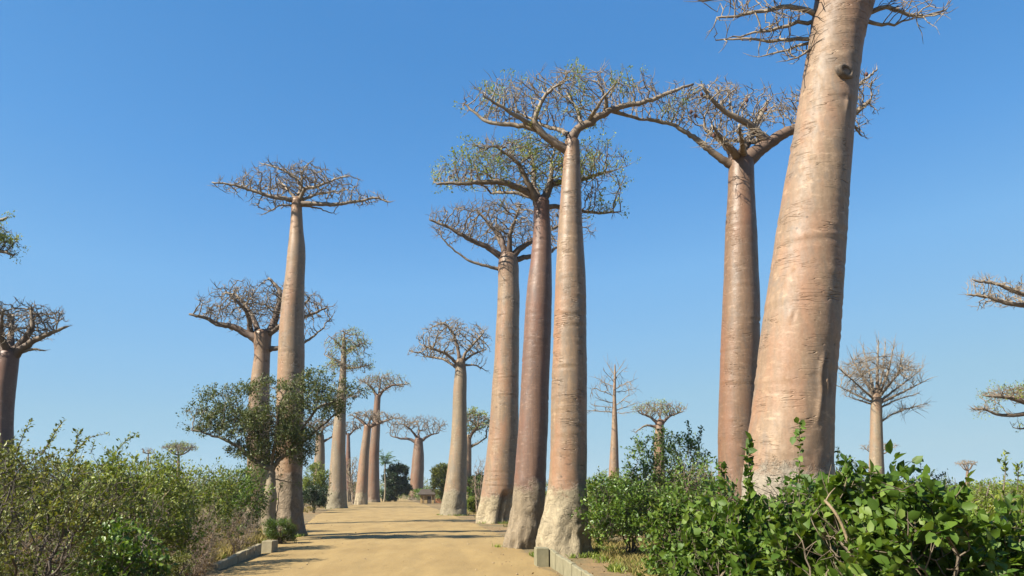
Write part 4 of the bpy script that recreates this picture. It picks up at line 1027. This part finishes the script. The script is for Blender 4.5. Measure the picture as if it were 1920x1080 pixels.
# ------------------------------------------------------------------ palm, hut, fences, cart
def palm():
    d = 222; b = np.array((P(722, 900, d)[0], d, 0.0)); top = P(722, 870, d) - b; rng = np.random.default_rng(4)
    t = thing("palm_tree", "small palm rising above the dark round tree at the road's end", "tree", b)
    mb = MB(); z = np.linspace(-.2, top[2], 14); mb.tube(np.stack([.15 * np.sin(z * .5), z * 0, z], 1), np.linspace(.28, .17, 14) + .015 * (np.arange(14) % 2), 8)
    link("trunk", mb.mesh("trunk", M["stem"], True), t)
    for k in range(13):
        a = k * 2.4; el = rng.uniform(.35, 1.35); L = rng.uniform(3.9, 5.0); s = np.linspace(0, 1, 12)
        r = L * s * math.cos(el); zz = top[2] + L * (s * math.sin(el) - (.2 + .25 * rng.random()) * s ** 2.4)
        q = np.stack([np.cos(a) * r + .15 * math.sin(top[2] * .5), np.sin(a) * r, zz], 1)
        fb = MB(); fb.tube(q, np.linspace(.04, .012, 12), 3, cap=False)
        u = np.repeat(q[1:], 6, axis=0); sd = np.tile([1, -1], len(u) // 2)
        dv = np.gradient(q, axis=0)[1:].repeat(6, 0); dv /= np.linalg.norm(dv, axis=1)[:, None]
        lat = np.cross(dv, (0, 0, 1)); lat /= np.linalg.norm(lat, axis=1)[:, None] + 1e-9
        leaves(fb, u + dv * rng.uniform(-.15, .15, (len(u), 1)), lat * sd[:, None] * 3 + dv * 1.8 - np.array((0, 0, .9)), 1.0, .13, rng, .6)
        link("frond", fb.mesh("frond", M["leaf_green"], False), t)
palm()
def hut():
    d = 196; b = G(803, 943); b = np.array((P(802, 930, d)[0], d, 0.0))
    t = thing("thatched_hut", "ochre hut with dark thatched roof behind the red plank fence", "hut", b)
    mb = MB(); mb.box((0, 0, 1.0), (3.2, 2.6, 2.0)); link("wall", mb.mesh("wall", M["mud"], False), t)
    mb = MB(); x, y, e, r = 2.15, 1.9, 1.95, 3.1
    V = [(-x, -y, e), (x, -y, e), (x, y, e), (-x, y, e), (-x * .75, 0, r), (x * .75, 0, r)]
    V2 = [(p[0], p[1], p[2] + .22) for p in V]
    mb.add(V2, [(0, 1, 5, 4), (2, 3, 4, 5)]); mb.add(V2, [(1, 2, 5), (3, 0, 4)]); mb.add(V, [(3, 2, 1, 0)])
    mb.add(V + V2, [(0, 1, 7, 6), (1, 2, 8, 7), (2, 3, 9, 8), (3, 0, 6, 9)])
    link("roof", mb.mesh("roof", M["thatch"], False), t)
    mb = MB(); mb.box((.5, -1.32, .8), (.8, .06, 1.6)); link("door", mb.mesh("door", M["thatch"], False), t)
    for px in (-1.8, -.7, 1.1, 1.9):
        mb = MB(); mb.tube([(px, -1.75, -.1), (px, -1.75, 1.0), (px, -1.75, 1.98)], .06, 6); link("post", mb.mesh("post", M["wood"], True), t)
hut()
def plank_fence():
    b = G(818, 943); t = thing("plank_fence", "short reddish plank fence at the far right roadside", "fence", (b[0], b[1], 0)); rng = np.random.default_rng(2)
    for k in range(16):
        mb = MB(); hh = rng.uniform(.95, 1.25); mb.box((-1.6 + k * .22, rng.normal(0, .01), hh / 2 - .05), (.19, .035, hh), rng.normal(0, .03)); link("plank", mb.mesh("plank", M["redwood"], False), t)
    for z in (.3, .8):
        mb = MB(); mb.box((.05, .05, z), (3.5, .05, .09)); link("rail", mb.mesh("rail", M["redwood"], False), t)
plank_fence()
def stake_fence():
    b = G(671, 948); t = thing("stake_fence", "rough fence of thin crooked stakes at the pair of baobabs' feet", "fence", (b[0], b[1], 0)); rng = np.random.default_rng(3)
    for k in range(11):
        x = -1.3 + k * .26; hh = rng.uniform(1.0, 1.9); l = rng.normal(0, .08, 2)
        mb = MB(); mb.tube([(x, 0, -.2), (x + l[0] * .5, l[1] * .5, hh * .5), (x + l[0], l[1], hh)], [.045, .04, .03], 6); link("stake", mb.mesh("stake", M["wood"], True), t)
    mb = MB(); mb.tube([(-1.4, .05, .8), (0, .05, .86), (1.45, .05, .78)], .03, 5); link("rail", mb.mesh("rail", M["wood"], True), t)
stake_fence()

def cart():
    d = 228; b = np.array((P(724, 930, d)[0], d, 0.0))
    t = thing("wooden_cart", "small wooden cart with two wheels standing at the end of the road", "cart", b)
    mb = MB(); mb.box((0, 0, .82), (1.7, 2.2, .12)); link("bed", mb.mesh("bed", M["thatch"], False), t)
    for sx in (-1, 1):
        mb = MB(); th = np.linspace(0, 2 * PI, 25); x = sx * 1.0
        mb.tube(np.stack([np.full(25, x), .6 * np.cos(th), .6 + .6 * np.sin(th)], 1), .055, 6, cap=False)
        w = link("wheel", mb.mesh("wheel", M["thatch"], True), t)
        mb = MB()
        for k in range(4):
            c, q = math.cos(k * PI / 4) * .58, math.sin(k * PI / 4) * .58
            mb.tube([(x, -c, .6 - q), (x, 0, .6), (x, c, .6 + q)], .03, 5)
        link("spokes", mb.mesh("spokes", M["thatch"], True), w)
        mb = MB(); mb.tube([(sx * .6, -1.0, .8), (sx * .5, -2.2, .75), (sx * .4, -3.4, .62)], .05, 6); link("shaft", mb.mesh("shaft", M["wood"], True), t)
    cloth = plain_mat("sacking", (.279, .223, .149), (.384, .322, .236), 4)
    for k, (px, py, r, h, lab) in enumerate(((-.5, 0, .36, .8, "short pale sack standing on the cart, beside the tallest one"), (.02, .1, .33, 1.15, "tallest pale sack, in the middle of the cart bed"), (.55, 0, .34, .95, "pale sack at the open side of the cart, away from the thin baobab"))):
        mb = MB(); z = np.linspace(0, 1, 9); pr = np.array([.3, .85, 1, 1, .95, .85, .6, .25, .3])
        mb.tube(np.stack([.06 * np.sin(z * 3), z * 0, z * h], 1), r * pr, 10)
        o = link("sack", mb.mesh("sack", cloth, True)); o.location = (b[0] + px, b[1] + py, .885); tag(o, lab, "sack", "sacks on the cart")
cart()

# ------------------------------------------------------------------ a little haze
def haze():
    m = bpy.data.materials.new("haze"); m.use_nodes = True; nt = m.node_tree; nt.nodes.remove(nt.nodes["Principled BSDF"])
    v = nt.nodes.new("ShaderNodeVolumePrincipled"); v.inputs["Color"].default_value = (.86, .93, 1.0, 1); v.inputs["Density"].default_value = .00010; v.inputs["Anisotropy"].default_value = .2
    nt.links.new(v.outputs[0], nt.nodes["Material Output"].inputs["Volume"])
    mb = MB(); mb.box((0, 1700, 22), (7300, 3900, 46.5)); tag(link("haze", mb.mesh("haze", m, False)), kind="stuff")
haze()
